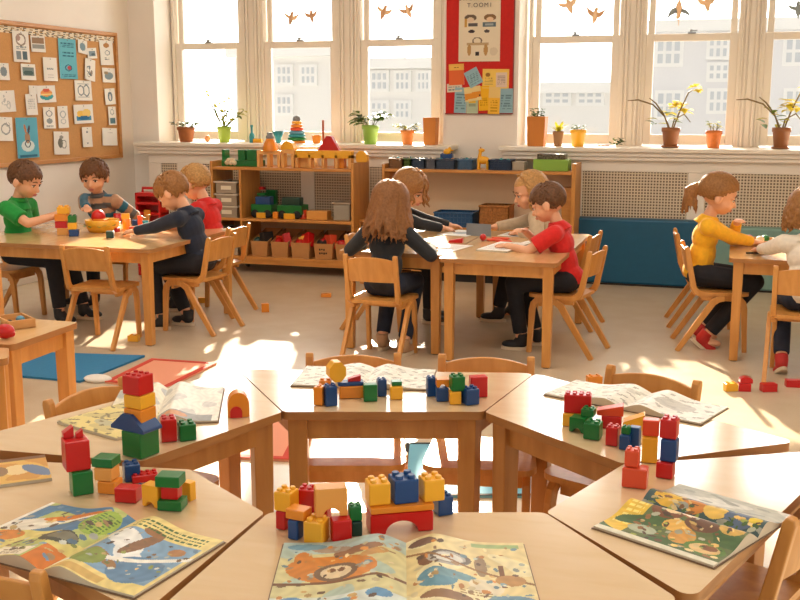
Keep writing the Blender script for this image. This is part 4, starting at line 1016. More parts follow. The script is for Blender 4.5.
PAP = [(13, 29, 31, 62, 'tall white sheet with a heart sketch over two grey squares', [BW, ('ring', .5, .72, .32, .2, (150, 136, 124)), ('ell', .35, .78, .12, .1, 0, (176, 150, 140)), ('rect', .16, .08, .46, .34, GR), ('rect', .54, .08, .84, .34, SL), ('lines', .2, .4, .8, .5, 2, GR)], 0),
       (31, 45, 36, 52, 'white card with a brown and a grey band', [BW, ('rect', .08, .55, .92, .88, (158, 130, 104)), ('rect', .08, .2, .92, .45, (150, 152, 148))], 1),
       (21, 35.5, 64, 80, 'white card with a dark green landscape photo', [BW, ('rect', .1, .25, .9, .8, (128, 142, 138)), ('ell', .5, .45, .35, .15, 0, (84, 106, 104))], 0),
       (43.5, 57, 57.5, 81, 'plain white sheet with a tiny central drawing beside the blue sheet', [BW, ('lines', .25, .48, .75, .62, 3, GR), ('lines', .3, .15, .7, .3, 2, (200, 196, 188))], 0),
       (59, 76.5, 39, 79, 'tall turquoise sheet with handwriting near the top of the board', [('bg', CY), ('lines', .12, .78, .88, .92, 3, (60, 110, 130)), ('lines', .15, .56, .85, .7, 2, (60, 110, 130)), ('ell', .55, .28, .12, .05, 0, (196, 90, 90)), ('ring', .5, .28, .2, .08, (50, 90, 120)), ('lines', .1, .06, .9, .14, 2, (60, 110, 130))], 0),
       (78, 87, 40, 53.5, 'small white card with a blue-grey animal, right after the turquoise sheet', [BW, ('ell', .5, .5, .3, .3, 20, (130, 154, 164))], -6),
       (87.5, 96.5, 48, 58.5, 'small white card with a slate picture below its neighbour', [BW, ('rect', .12, .25, .88, .7, (138, 156, 164)), ('ell', .6, .4, .2, .12, 0, SL)], 4),
       (85, 95, 59, 80.5, 'tilted narrow white strip with doodles', [BW] + sk(8, 7), -8),
       (100, 113, 40.5, 65, 'white sheet with an orange-brown figure in the top corner', [BW, ('ell', .5, .8, .22, .1, 0, (176, 132, 84)), ('ring', .55, .5, .2, .1, GR), ('lines', .3, .2, .7, .35, 2, SL)], 2),
       (102.5, 115, 68, 82.5, 'square white card with blue-grey shapes by the frame', [BW, ('ell', .5, .45, .34, .25, 10, (138, 158, 166)), ('ell', .3, .65, .16, .12, 0, (170, 150, 120))], 0),
       (105, 115, 88.5, 104.5, 'small white card with a grey penguin-like figure by the frame', [BW, ('ell', .5, .5, .22, .3, 0, (110, 128, 140)), ('ell', .5, .45, .1, .18, 0, (226, 224, 216))], 3),
       (108.5, 116, 106.5, 125, 'narrow white card with a teal square at its foot', [BW, ('rect', .15, .08, .85, .38, (96, 130, 140)), ('ring', .5, .7, .25, .15, GR)], 0),
       (102.5, 117, 128, 145.5, 'nearly blank white sheet in the lower corner of the board', [BW, ('lines', .3, .7, .7, .76, 1, (200, 196, 190))], -2),
       (75, 91.5, 80.5, 100.5, 'white sheet with grey letter-like drawings', [BW, ('ring', .35, .5, .2, .26, GR), ('ring', .68, .5, .2, .3, GR), ('rect', .15, .15, .85, .19, (176, 178, 176)), ('rect', .15, .82, .85, .86, (176, 178, 176))], 0),
       (74, 93, 104.5, 123.5, 'white sheet with a yellow and blue boat drawing', [BW, ('rect', .12, .18, .88, .4, (86, 148, 178)), ('ell', .35, .5, .2, .2, 0, (238, 196, 96)), ('ell', .65, .55, .22, .22, 0, (240, 206, 120)), ('ell', .5, .3, .3, .1, 0, (60, 118, 160))], 1),
       (82.5, 92, 127, 147, 'narrow white strip with two small dots', [BW, ('ell', .5, .75, .1, .05, 0, GR), ('ell', .5, .2, .08, .04, 0, GR)], 0),
       (37, 55.5, 85.5, 102.5, 'white sheet with an orange cake in a teal bowl', [BW, ('ell', .5, .35, .36, .2, 0, (70, 160, 164)), ('ell', .5, .55, .32, .2, 0, (232, 156, 92)), ('ell', .5, .72, .2, .1, 0, (214, 104, 80)), ('rect', .2, .42, .8, .5, (240, 210, 140))], 2),
       (29, 37, 85.5, 94, 'small white note peeping out beside the cake drawing', [BW], 0),
       (26, 37, 94, 115, 'white strip with faint writing below the cake drawing', [BW, ('lines', .2, .3, .8, .8, 6, (190, 190, 184))], 1),
       (43.5, 55, 107, 128.5, 'white sheet with two grey faces, one above the other', [BW, ('ring', .5, .7, .28, .14, GR), ('ell', .5, .35, .26, .12, 0, (150, 160, 160)), ('lines', .2, .08, .8, .16, 2, GR)], -1),
       (58, 68, 106, 128, 'white sheet with a pale ring drawing', [BW, ('ring', .5, .62, .3, .16, (170, 178, 178)), ('ring', .5, .3, .26, .12, (180, 184, 182))], 1),
       (54, 69, 131.5, 154.5, 'white sheet with a dark grey owl-like sketch low on the board', [BW, ('ell', .42, .5, .16, .22, 0, (120, 120, 112)), ('ring', .66, .45, .16, .2, (140, 140, 132)), ('ell', .5, .75, .14, .08, 0, (156, 154, 144))], -2),
       (16.5, 38, 117.5, 158, 'turquoise sheet with a hopping animal drawing low on the board', [('bg', (104, 180, 200)), ('ell', .5, .3, .3, .14, 0, (214, 226, 222)), ('ell', .5, .5, .12, .14, 20, (176, 140, 110)), ('ell', .42, .72, .05, .12, 15, (190, 130, 90)), ('ell', .58, .7, .05, .12, -25, (90, 90, 100)), ('ring', .5, .35, .14, .09, (50, 80, 100)), ('rect', .1, .03, .9, .08, (60, 116, 140))], 0),
       (-2, 9, 63, 80, 'white card with a blue-grey oval at the picture edge', [BW, ('ell', .5, .5, .3, .28, 0, GR)], 0),
       (-2, 15, 90.5, 112, 'large white sheet with a faint outline sketch at the picture edge', [BW] + sk(31, 5, [(190, 192, 188)]), 2),
       (-3, 12.5, 117, 141, 'white sheet with a grey duck-like outline at the picture edge', [BW, ('ring', .55, .5, .3, .24, (160, 164, 160)), ('ring', .7, .7, .14, .1, (160, 164, 160))], -2)]
for i, (x0, x1, y0, y1, lb, prims, tilt) in enumerate(PAP):
    xw = XL + 0.016 + 0.0016 * (i % 4) + (0.003 if 'peeping' not in lb else -0.001)
    ym = (y0 + y1) / 2; xm = (x0 + x1) / 2
    a = at_x(x0, ym, xw); b = at_x(x1, ym, xw); u_ = at_x(xm, y0, xw); d_ = at_x(xm, y1, xw)
    w = b.y - a.y; h = u_.z - d_.z
    m = MB(); nx = max(10, int(w / 0.006)); ny = max(12, int(h / 0.006))
    sheet(m, w, h, nx, ny, prims, zf=lambda u, v: 0.004 * abs(v - 1) ** 2, x0=-w / 2, y0=-h / 2)
    m.add([(-w / 2, -h / 2, -0.0012), (w / 2, -h / 2, -0.0012), (w / 2, h / 2, -0.0012), (-w / 2, h / 2, -0.0012)], [(3, 2, 1, 0)])
    o = obj('pinned_paper', m, MATTEP); tag(o, lb, 'paper', 'papers pinned to the cork board')
    o.matrix_world = Mwall((a.y + b.y) / 2, (u_.z + d_.z) / 2, xw) @ Matrix.Rotation(R(tilt), 4, 'Z')
    p = MB(); p.ell((0, h / 2 - 0.012, 0.005), (0.004, 0.004, 0.004), seg=8, rings=6); obj('pin', p, STEEL, o)

# ================================================================== red notice board between the windows
YB = YW - 0.001
a = at_y(446.5, 60, YB).x; b = at_y(513.5, 60, YB).x; z0 = at_y(480, 113.5, YB).z
REDB = plain('red_felt', (202, 38, 32), 0.9, noise=0.05, nscale=40)
m = MB(); m.box((a, YB - 0.016, z0), (b, YB, 2.9)); t = simple('red_board', m, REDB, 'red felt notice board on the wall between the windows', 'notice board')
m = MB(); m.box((a - 0.004, YB - 0.019, z0 - 0.006), (b + 0.004, YB, z0 + 0.003)); m.box((b - 0.002, YB - 0.019, z0), (b + 0.005, YB, 2.9)); obj('edging', m, plain('dark_red_edge', (140, 40, 34), 0.6), t)
Mback = lambda x, z, y: Matrix.Translation((x, y, z)) @ Matrix.Rotation(R(90), 4, 'X')
PB = (116, 100, 84)
def notice(x0, x1, y0, y1, prims, lb, rot=0, lay=0, nm='notice', cat='notice', res=0.006):
    Y = YB - 0.0175 - 0.0012 * lay
    A = at_y(x0, (y0 + y1) / 2, Y); B = at_y(x1, (y0 + y1) / 2, Y); Tz = at_y((x0 + x1) / 2, y0, Y).z; Bz = at_y((x0 + x1) / 2, y1, Y).z
    w = B.x - A.x; h = Tz - Bz; m = MB()
    sheet(m, w, h, max(8, int(w / res)), max(8, int(h / res)), prims, zf=lambda u, v: 0.004 * (1 - v) ** 2, x0=-w / 2, y0=-h / 2)
    m.add([(-w / 2, -h / 2, -0.001), (w / 2, -h / 2, -0.001), (w / 2, h / 2, -0.001), (-w / 2, h / 2, -0.001)], [(3, 2, 1, 0)])
    o = obj(nm, m, MATTEP); tag(o, lb, cat, 'papers on the red notice board' if nm == 'notice' else None)
    o.matrix_world = Mback((A.x + B.x) / 2, (Tz + Bz) / 2, Y) @ Matrix.Rotation(R(rot), 4, 'Z')
    return o, w, h
pst, pw, ph = notice(459, 500.5, -22, 61.5, [('bg', (234, 222, 196)), ('ell', .28, .53, .15, .04, 0, (112, 98, 82)), ('ell', .75, .53, .15, .04, 0, (140, 108, 78)), ('ell', .28, .505, .09, .03, 0, (228, 206, 176)), ('ell', .75, .505, .09, .03, 0, (236, 206, 170)),
     ('rect', .13, .42, .19, .52, (206, 160, 84)), ('rect', .22, .425, .46, .465, (100, 96, 96)), ('rect', .58, .42, .9, .47, (104, 122, 130)), ('rect', .64, .432, .84, .458, (170, 180, 180)), ('ell', .31, .365, .08, .02, 0, (70, 62, 66)), ('ell', .68, .365, .07, .018, 0, (90, 84, 84)),
     ('ring', .45, .25, .12, .045, (112, 100, 84)), ('rect', .2, .2, .72, .225, (196, 170, 130)), ('ell', .26, .14, .05, .07, 0, (190, 150, 96)), ('ell', .66, .14, .05, .07, 0, (190, 150, 96)), ('ell', .85, .12, .1, .05, 0, (220, 206, 180)), ('rect', .41, .07, .5, .12, (66, 62, 62))], 'cream poster of masks and tools on the red board', nm='poster', cat='poster', res=0.005)
def words_on(parent, txt, x, y, size, mat):
    cu = bpy.data.curves.new('lettering', 'FONT'); cu.body = txt; cu.size = size; cu.align_x = 'CENTER'; cu.extrude = 0.0006; cu.space_character = 1.25
    me = None; o = bpy.data.objects.new('lettering', cu); COL.objects.link(o); o.parent = parent; o.location = (x, y, 0.006)
    cu.materials.append(mat)
    bpy.context.view_layer.update(); me = bpy.data.meshes.new_from_object(o.evaluated_get(bpy.context.evaluated_depsgraph_get())); bpy.data.objects.remove(o)
    o = obj('lettering', me, None, parent, loc=(x, y, 0.006))
INK = plain('dark_ink', (84, 66, 60), 0.7)
words_on(pst, 'UHO.. UOAM', 0, ph * (0.74 - 0.5), 0.05, INK); words_on(pst, 'T.OOM1', 0, ph * (0.655 - 0.5), 0.046, INK)
BLN = (150, 186, 196); ln = lambda c=(110, 140, 150): ('lines', .12, .15, .88, .8, 6, c)
notice(449, 464, 64, 85, [('bg', (226, 112, 66)), ('rect', 0, .72, 1, 1, (240, 190, 96)), ('lines', .3, .8, .7, .88, 1, (150, 90, 50))], 'orange note with a yellow top edge on the red board', 2, 1)
notice(447, 462, 83.5, 92, [('bg', (226, 214, 190)), ('lines', .1, .2, .9, .8, 2, GR)], 'cream slip below the orange note', 3, 0)
notice(466.5, 480.5, 69, 86, [('bg', BLN), ln()], 'pale blue note tilted, at mid height of the red board', 27, 2)
notice(482.5, 509, 69, 88.5, [('bg', (244, 206, 104)), ('ell', .2, .7, .08, .12, 0, (150, 110, 60)), ('lines', .1, .2, .4, .6, 4, (190, 160, 90))], 'large yellow note holding a pale pink slip', -1, 0)
notice(496, 507, 72.5, 87.5, [('bg', (226, 204, 186)), ('lines', .15, .2, .85, .85, 6, (170, 150, 140))], 'pale pink slip stuck on the large yellow note', 1, 1)
notice(454.5, 466.5, 87.5, 113, [('bg', BLN), ln()], 'pale blue note at the lower left corner of the red board', -2, 2)
notice(464.5, 481, 86.5, 101, [('bg', (238, 214, 150)), ('band', .12, .1, .42, (226, 150, 60)), ('ell', .9, .35, .06, .06, 0, (90, 60, 40))], 'cream note with an orange stripe, tilted', 8, 4)
notice(466.5, 478, 99, 113.5, [('bg', (186, 200, 170)), ('lines', .2, .5, .8, .85, 3, (120, 130, 100)), ('rect', .2, .7, .8, .95, (238, 190, 70))], 'sage green note along the bottom edge of the red board', 0, 1)
notice(478.5, 489.5, 86, 110.5, [('bg', (244, 186, 48)), ('lines', .15, .2, .8, .5, 3, (210, 150, 30))], 'golden yellow note in the bottom middle of the red board', 3, 3)
notice(488.5, 500, 87, 114, [('bg', (246, 190, 70)), ('rect', 0, .6, 1, 1, (240, 206, 130)), ('lines', .2, .1, .8, .5, 4, (206, 150, 40))], 'orange-yellow note hanging lowest on the red board', -2, 5)
notice(499.5, 513, 88.5, 113, [('bg', BLN), ln()], 'pale blue note at the lower right corner of the red board', 0, 4)

# ================================================================== red toy case by the wall (behind the boys' table)
Yc = 7.3
a = at_y(135, 205, Yc); b = at_y(160, 205, Yc); zt_ = at_y(148, 193, Yc).z; w = b.x - a.x
t = thing('toy_crate', 'tall red plastic toy crate standing against the wall corner', 'toy crate', ((a.x + b.x) / 2, Yc, 0)); h = zt_
m = MB(); poly = round_poly([(-w / 2, 0), (w / 2, 0), (w / 2 * .9, h), (-w / 2 * .9, h)], 0.05, 5)
e = 0.02
for lo, hi in (((-w / 2, 0, 0), (-w / 2 + e, 0.14, h)), ((w / 2 - e, 0, 0), (w / 2, 0.14, h)), ((-w / 2, 0.12, 0), (w / 2, 0.14, h)), ((-w / 2, 0, 0), (w / 2, 0.14, 0.02)), ((-w / 2, 0, h - 0.03), (w / 2, 0.14, h))): m.box(lo, hi)
for k in range(1, 8): m.box((-w / 2, -0.004, h * k / 8 - 0.012), (w / 2, 0.13, h * k / 8 + 0.012))
obj('body', m, RED, t, 0.006)
m = MB(); m.tube([(-w * .3, 0.05, h), (-w * .3, 0.05, h + 0.035), (w * .3, 0.05, h + 0.035), (w * .3, 0.05, h)], 0.011); obj('handle', m, RED, t)
m = MB(); m.box((-0.03, -0.012, h * .72), (0.03, -0.003, h * .8)); obj('clasp', m, ORG, t, 0.003)

# ================================================================== mats on the floor
BM = plain('blue_play_mat', (44, 120, 164), 0.85, noise=0.05, nscale=60)
def mat_poly(pts, z, mat, label, border=None, bmat=None, bw=0.03):
    c = sum((V(p[:2]) for p in pts), V((0, 0))) / len(pts); poly = [V(p[:2]) - c for p in pts]
    ar = sum(poly[i].x * poly[(i + 1) % len(poly)].y - poly[(i + 1) % len(poly)].x * poly[i].y for i in range(len(poly)))
    if ar < 0: poly.reverse()
    t = thing('play_mat', label, 'mat', (c.x, c.y, 0))
    m = MB(); m.prism(poly, 0.001, z); obj('mat', m, mat, t, 0.003)
    if bmat:
        ip = inset_poly(poly, bw); k = len(poly); m = MB()
        for i in range(k):
            j = (i + 1) % k
            m.add([(*poly[i], z + .002), (*poly[j], z + .002), (*ip[j], z + .002), (*ip[i], z + .002), (*poly[i], z), (*poly[j], z), (*ip[j], z), (*ip[i], z)], [(0, 1, 2, 3), (0, 4, 5, 1), (3, 2, 6, 7)])
        obj('border', m, bmat, t)
    return t
mat_poly([(-4.3, 4.28), (-3.02, 4.29), (-3.0, 4.86), (-4.3, 4.62)], 0.012, BM, 'blue play mat on the floor behind the small tray table')
mat_poly([(-2.90, 4.32), (-2.55, 4.30), (-2.55, 4.83), (-2.93, 4.81)], 0.010, plain('salmon_mat', (226, 150, 118), 0.8), 'salmon mat with a red border on the floor beyond the brick tower', bmat=plain('red_border', (196, 60, 40), 0.8))
mat_poly([(-2.2, 3.42), (-1.57, 3.53), (-1.70, 4.05), (-2.35, 3.93)], 0.010, plain('salmon_mat', (226, 150, 118), 0.8), 'salmon mat with a red border seen under the ring of tables', bmat=plain('red_border', (196, 60, 40), 0.8))
mat_poly([(-1.05, 3.30), (-0.55, 3.46), (-0.72, 4.02), (-1.2, 3.86)], 0.010, plain('sky_blue_mat', (110, 170, 190), 0.8), 'pale blue mat with a dark edge under the chairs behind the central table', bmat=DARKM, bw=0.015)
# ================================================================== building bricks
def brick_mesh(w, d, h, nx=2, ny=2, studs=True, kind='box'):
    m = MB()
    if kind == 'box': m.box((-w / 2, -d / 2, 0), (w / 2, d / 2, h))
    elif kind == 'arch':      # bridge brick: opening through the front
        r = w * 0.26; pts = [(-w / 2, 0), (-r, 0)] + [(-r * math.cos(R(a)), min(r, h * .62) * math.sin(R(a))) for a in range(15, 180, 15)] + [(r, 0), (w / 2, 0), (w / 2, h), (-w / 2, h)]
        n = len(pts); k = 2
        top = h
        vs = [(x, -d / 2, z) for x, z in pts] + [(x, d / 2, z) for x, z in pts]
        arc = list(range(1, n - 3))          # -r .. r along the arch
        fs = []
        for i in range(n - 1): fs.append((i, n + i, n + i + 1, i + 1))
        fs.append((n - 1, 2 * n - 1, n, 0))
        # front and back as strips between arch and top edge
        def face(off, flip):
            L = len(arc); tops = []
            for q in arc:
                x = pts[q][0]; vs.append((x, -d / 2 if off == 0 else d / 2, h)); tops.append(len(vs) - 1)
            F = [(off + 0, off + arc[0], tops[0], off + n - 1)]
            for i in range(L - 1): F.append((off + arc[i], off + arc[i + 1], tops[i + 1], tops[i]))
            F.append((off + arc[-1], off + n - 3, off + n - 2, tops[-1]))
            return F
        fs += face(0, False) + face(n, True)
        m.add(vs, fs)
    elif kind == 'round':     # block with a domed top
        pts = [(-w / 2, 0), (w / 2, 0), (w / 2, h * .5)] + [(w / 2 * math.cos(R(a)), h * .5 + h * .5 * math.sin(R(a))) for a in range(15, 180, 15)] + [(-w / 2, h * .5)]
        m.prism(pts, -d / 2, d / 2, M=Matrix.Rotation(R(90), 4, 'X'))
    elif kind == 'roof':
        m.prism([(-w / 2, 0), (w / 2, 0), (w / 2, h * .18), (w * .12, h), (-w * .12, h), (-w / 2, h * .18)], -d / 2, d / 2, M=Matrix.Rotation(R(90), 4, 'X'))
    elif kind == 'wedge':
        m.prism([(-w / 2, 0), (w / 2, 0), (w / 2, h), (-w / 2, h * .45)], -d / 2, d / 2, M=Matrix.Rotation(R(90), 4, 'X'))
    elif kind == 'oct':
        c = h / 2; m.prism([(w / 2 * math.cos(R(22.5 + 45 * k)) * 1.08, c + h / 2 * math.sin(R(22.5 + 45 * k)) * 1.08) for k in range(8)], -d / 2, d / 2, M=Matrix.Rotation(R(90), 4, 'X'))
    if studs and kind in ('box', 'arch'):
        r = min(w / nx, d / ny) * 0.31
        for i in range(nx):
            for j in range(ny):
                m.lathe([(r, h), (r, h + r * 0.75), (r * 0.88, h + r * 0.9)], 12, M=Matrix.Translation((-w / 2 + w * (i + .5) / nx, -d / 2 + d * (j + .5) / ny, 0)))
    return m
LAST = {}
def B(px0, px1, pyb, pyt, mat, label, z0=TH + 0.001, rot=0.0, dr=1.0, studs=True, kind='box', n=(2, 2), nm='toy_brick', key=None, on=None, hole=None, cat='toy brick', fwd=0.0):
    """brick seen between px0..px1, its near bottom edge at pyb and front top at pyt; rot = turn against the picture plane; dr = depth / width"""
    if on is not None:
        b = LAST[on]; z0 = b['top'] + 0.0008
    a = at_z((px0 + px1) / 2, pyb, z0)
    if on is not None:
        dep = depth(LAST[on]['c'])
        # stay above the brick below: same distance from the eye, moved sideways only
        a = EYE + ray((px0 + px1) / 2, pyb) * (dep / ray((px0 + px1) / 2, pyb).dot(FW)); a.z = z0
    sc = depth(a) / FPX
    tot = (px1 - px0) * sc; c, s = abs(math.cos(R(rot))), abs(math.sin(R(rot)))
    w = tot / (c + s * dr); d = w * dr
    h = (pyb - pyt) * sc / 0.985
    ctr = V((a.x, a.y, z0)) + (AX_V * ((w * s + d * c) / 2 + fwd) if on is None else V((0, 0, 0)) + AX_V * fwd)
    m = brick_mesh(w, d, h, n[0], n[1], studs, kind)
    o = obj(nm, m, mat, None, min(0.0025, h * .08), loc=ctr, rz=yaw + R(rot)); tag(o, label, cat)
    if key: LAST[key] = {'top': z0 + h, 'c': ctr}
    return o, w, d, h
S_ = True; N_ = False
# -- tower table (behind the seaside book)
B(118.6, 155, 460, 434, GREEN, 'big green brick at the foot of the tall tower', rot=-32, key='a', studs=N_)
B(111, 163, 438, 421, BLUE, 'blue roof-shaped brick lying across the big green brick', on='a', kind='roof', rot=-32, dr=0.55, key='b', studs=N_)
LAST['b']['top'] -= 0.022
B(125.6, 156, 426, 412.5, ORG, 'orange brick, lower of the two in the tall tower', on='b', rot=-28, key='c', studs=N_)
B(125.4, 155.5, 413, 400, YEL, 'yellow-orange brick just under the red tower top', on='c', rot=-28, key='d', studs=N_)
B(124, 153.5, 400, 381, RED, 'red studded brick crowning the tall tower', on='d', rot=-28, n=(3, 2))
B(157, 176.5, 443, 420, RED, 'red brick with a split stud top right behind the tall tower', rot=18, n=(2, 2))
B(174, 195.6, 442, 425.5, GREEN, 'green studded brick next to the red one behind the tower', rot=22, n=(2, 2))
o, w, d, h = B(225, 249, 418, 393, ORG, 'orange domed block standing alone near the table seam', rot=12, kind='round', studs=N_, dr=.7)
# red insert
a_ = o.location.copy()
m = MB(); ww = w * .28; m.prism([(-ww, 0), (ww, 0)] + [(ww * math.cos(R(t_)), h * .22 + ww * math.sin(R(t_))) for t_ in range(0, 181, 20)], 0, 0.004, M=Matrix.Translation((-w * .12, -d / 2, 0)) @ Matrix.Rotation(R(90), 4, 'X')); obj('red_arch', m, RED, o, label='red arched inlay on the front')
# -- seaside book table
B(64, 91.5, 497, 473, GREEN, 'green brick carrying the tall red block', rot=28, key='e', studs=N_)
B(61, 93, 473, 443, RED, 'tall red block on the green brick', on='e', rot=28, key='f', studs=N_)
B(61.5, 75, 444, 433, RED, 'small red wedge on the tall red block', on='f', rot=28, kind='wedge', studs=N_, key='f1')
B(75, 84, 444, 436, RED, 'second small red stud-like wedge on the tall red block', on='f', rot=28, kind='wedge', studs=N_)
B(96.5, 118.6, 495, 482.5, ORG, 'lower tan-orange brick under the green cap', rot=-12, key='g', studs=N_)
B(96.5, 118.6, 483, 470, TANB, 'upper tan-orange brick under the green cap', on='g', rot=-12, key='h', studs=N_)
B(94, 119.5, 470, 461, GREEN, 'flat green brick capping the tan pair', on='h', rot=-12, studs=N_, dr=.9)
B(119, 139.5, 483, 466, BLUE, 'blue studded brick behind the red flat studded one', rot=24, n=(2, 2))
B(127, 157, 484, 477, RED, 'flat red brick with eight studs', rot=20, n=(4, 2), dr=0.62)
B(113.4, 138.8, 504, 489, RED, 'smooth red brick lying in front of the tan pair', rot=-10, studs=N_, dr=.7)
B(137, 146.5, 492, 485.5, BLUE, 'small blue brick peeping out behind the yellow arch', rot=10, dr=.8)
B(140, 163.5, 509, 486.5, YEL, 'yellow arch block lying beside the red and green stack', rot=-24, kind='arch', studs=N_, dr=.7)
B(181, 195, 502, 483, YEL, 'yellow arch block standing behind the red and green stack', rot=-30, kind='arch', studs=N_, dr=.8)
B(156.5, 184, 512, 502, GREEN, 'green brick at the bottom of the short stack', rot=-8, key='i', studs=N_, dr=.8)
B(162.5, 181.5, 502.5, 490, RED, 'red brick between two green ones', on='i', rot=-8, key='j', studs=N_, dr=.8)
B(157, 184.6, 489.5, 478.5, GREEN, 'green brick on top of the short stack', on='j', rot=-8, studs=N_, dr=.8)
# -- central table
B(313, 325, 406, 387.5, ORG, 'orange brick beside the first blue one on the central table', rot=-14, n=(1, 2), dr=1.1)
B(322.5, 337.5, 407, 387, BLUE, 'blue brick at the front of the orange group', rot=18, n=(2, 2))
B(319, 331, 397, 381, ORG, 'orange brick behind the front blue one', rot=0, key='k', n=(2, 1))
B(338, 364, 399, 387, ORG, 'long orange brick with a blue plank on it', rot=8, dr=.5, key='l', studs=N_)
B(337, 364, 387, 383.5, BLUE, 'thin blue plank on the long orange brick', on='l', rot=8, dr=.5, studs=N_, key='l2')
B(326, 346.5, 384, 364, YEL, 'yellow eight-sided block on top of the orange group', rot=20, kind='oct', on='l2', studs=N_, dr=.8)
B(347.5, 361, 383.5, 377.5, RED, 'small red wedge lying on the blue plank', on='l2', rot=8, kind='wedge', studs=N_, dr=.5)
B(362.5, 377.5, 402, 385, GREEN, 'green brick in the middle of the central table', rot=8, studs=N_, dr=.8)
B(376, 387, 397, 380, BLUE, 'blue brick just behind the green one on the central table', rot=14, n=(2, 2))
B(389, 403, 400, 387, YEL, 'yellow cube with a small green brick on it', rot=6, key='m', studs=N_)
B(391, 402, 387, 383, GREEN, 'small green brick on the yellow cube', on='m', rot=6, studs=N_)
B(426, 436.5, 397, 378, BLUE, 'blue brick at the start of the red-ended group', rot=10, n=(2, 2))
B(435.5, 449, 402, 388.5, BLUE, 'blue brick under the small orange arch', rot=6, key='n', studs=N_)
B(435.5, 449, 388, 380, ORG, 'small orange arch brick on the blue one', on='n', rot=6, kind='arch', studs=N_)
B(449, 461.5, 405, 392, YEL, 'yellow brick under the green one', rot=6, key='o', studs=N_)
B(449, 465, 391, 376.5, GREEN, 'green brick on top of the yellow one', on='o', rot=12, n=(2, 2))
B(461, 480, 406, 390, BLUE, 'blue studded brick in front of the red one', rot=24, n=(2, 2))
B(469, 488, 398, 377, RED, 'tall red brick at the table corner end of the group', rot=10, studs=N_, dr=.6)
# -- nearest table
B(275, 290, 531, 512, RED, 'red brick under the first yellow studded one', rot=-28, key='p', studs=N_)
B(274.5, 299, 514, 494.5, YEL, 'first yellow studded brick on the nearest table', on='p', rot=-22, n=(2, 2))
B(287, 303, 541, 521, BLUE, 'blue brick under the flat orange one', rot=-26, key='q', studs=N_)
B(286, 312, 522, 512, ORG, 'flat orange brick on the blue one', on='q', rot=-26, studs=N_, dr=.8)
B(297, 331, 524, 491, RED, 'red studded brick behind the cream arch', rot=-14, n=(4, 2), dr=.5)
B(303, 329, 546, 523, YEL, 'yellow brick at the very front of the first group', rot=-18, n=(2, 2))
B(329, 352, 545, 521, RED, 'red brick at the front beside the yellow one', rot=14, studs=N_, key='r', dr=.8)
B(313, 348, 520, 491, TANB, 'large cream arch brick standing on the red one', on='r', rot=10, kind='arch', studs=N_, dr=.55, fwd=0.012)
B(350, 362.5, 537, 522, DGRN, 'dark green brick under the green one', rot=10, key='s', studs=N_)
B(347.5, 362.5, 522, 507, GREEN, 'green studded brick at the end of the first group', on='s', rot=10, n=(2, 2))
B(365, 434, 536, 515.5, RED, 'long red bridge brick with a dark opening', rot=12, kind='arch', studs=N_, dr=.42, key='t')
B(366, 434, 516, 510, ORG, 'flat orange plank on the red bridge brick', on='t', rot=12, studs=N_, dr=.42, key='u')
B(364.5, 391, 513, 491, YEL, 'yellow studded brick on one end of the orange plank', on='u', rot=14, n=(2, 2))
B(387.5, 419, 507, 483, BLUE, 'large blue studded brick on the middle of the orange plank', on='u', rot=18, n=(2, 2), fwd=0.01)
B(418, 445, 501, 479, YEL, 'yellow studded brick on the far end of the orange plank', on='u', rot=18, n=(2, 2), fwd=0.015)
B(432.5, 454, 517, 498, BLUE, 'blue studded brick beside the end of the red bridge', rot=22, n=(2, 2))
# -- tractor table
B(563, 590, 428, 415, YEL, 'yellow brick under the red studded one', rot=-14, key='v', studs=N_, dr=.5)
B(563, 592, 414.5, 396, RED, 'red studded brick at the start of the tractor row', on='v', rot=-14, n=(4, 2), dr=.5)
B(570, 591, 434, 419, GREEN, 'green arched brick, the back of the brick tractor', rot=-30, kind='arch', studs=N_, dr=.8, key='w')
B(580, 596.5, 419, 411.5, GREEN, 'green studded brick on top of the brick tractor', on='w', rot=-24, n=(2, 2))
B(584, 605.5, 441, 424.5, GREEN, 'green studded brick, the front of the brick tractor', rot=-24, n=(2, 2))
B(602, 624, 430, 417, RED, 'dark-shaded red brick under the orange-red wedge', rot=-14, studs=N_, key='x', dr=.6)
B(596, 624, 418, 407.5, ORED, 'orange-red wedge block in the tractor row', on='x', rot=-12, kind='wedge', studs=N_, dr=.5)
B(606, 622.5, 447, 428, RED, 'red studded brick beside the tractor', rot=-26, n=(2, 2))
B(619.5, 633, 451, 436, BLUE, 'blue brick with a small green brick on it', rot=-26, studs=N_, key='y')
B(620.5, 631.5, 436, 429, GREEN, 'small green brick on the blue one', on='y', rot=-26, n=(2, 2))
B(629, 643, 449, 428, BLUE, 'blue brick leaning into the yellow tower', rot=-26, studs=N_)
B(624, 648, 431, 415, YEL, 'yellow step-shaped block behind the blue bricks', rot=-14, kind='wedge', studs=N_, dr=.7)
B(642, 660, 464, 438, YEL, 'tall yellow block in the pale tower', rot=-14, studs=N_, key='z', dr=.8)
B(641, 660, 438, 422, ORED, 'pale orange-red block on the tall yellow one', on='z', rot=-14, studs=N_, dr=.8)
B(657, 679, 480, 464, RED, 'red brick at the foot of the red and blue tower', rot=-26, studs=N_, key='A')
B(658.5, 679.5, 463.5, 441.5, BLUE, 'blue brick in the middle of the red and blue tower', on='A', rot=-26, studs=N_, key='B')
B(658, 680, 441, 422, RED, 'red studded brick on top of the blue one in the tower', on='B', rot=-26, n=(2, 2))
B(623, 652, 490, 470, ORED, 'lower orange-red brick of the short pile by the jungle book', rot=-20, studs=N_, dr=.7, key='C')
B(623, 641, 470, 453.5, ORED, 'upper orange-red studded brick of the short pile by the jungle book', on='C', rot=-20, n=(2, 2), fwd=.0)
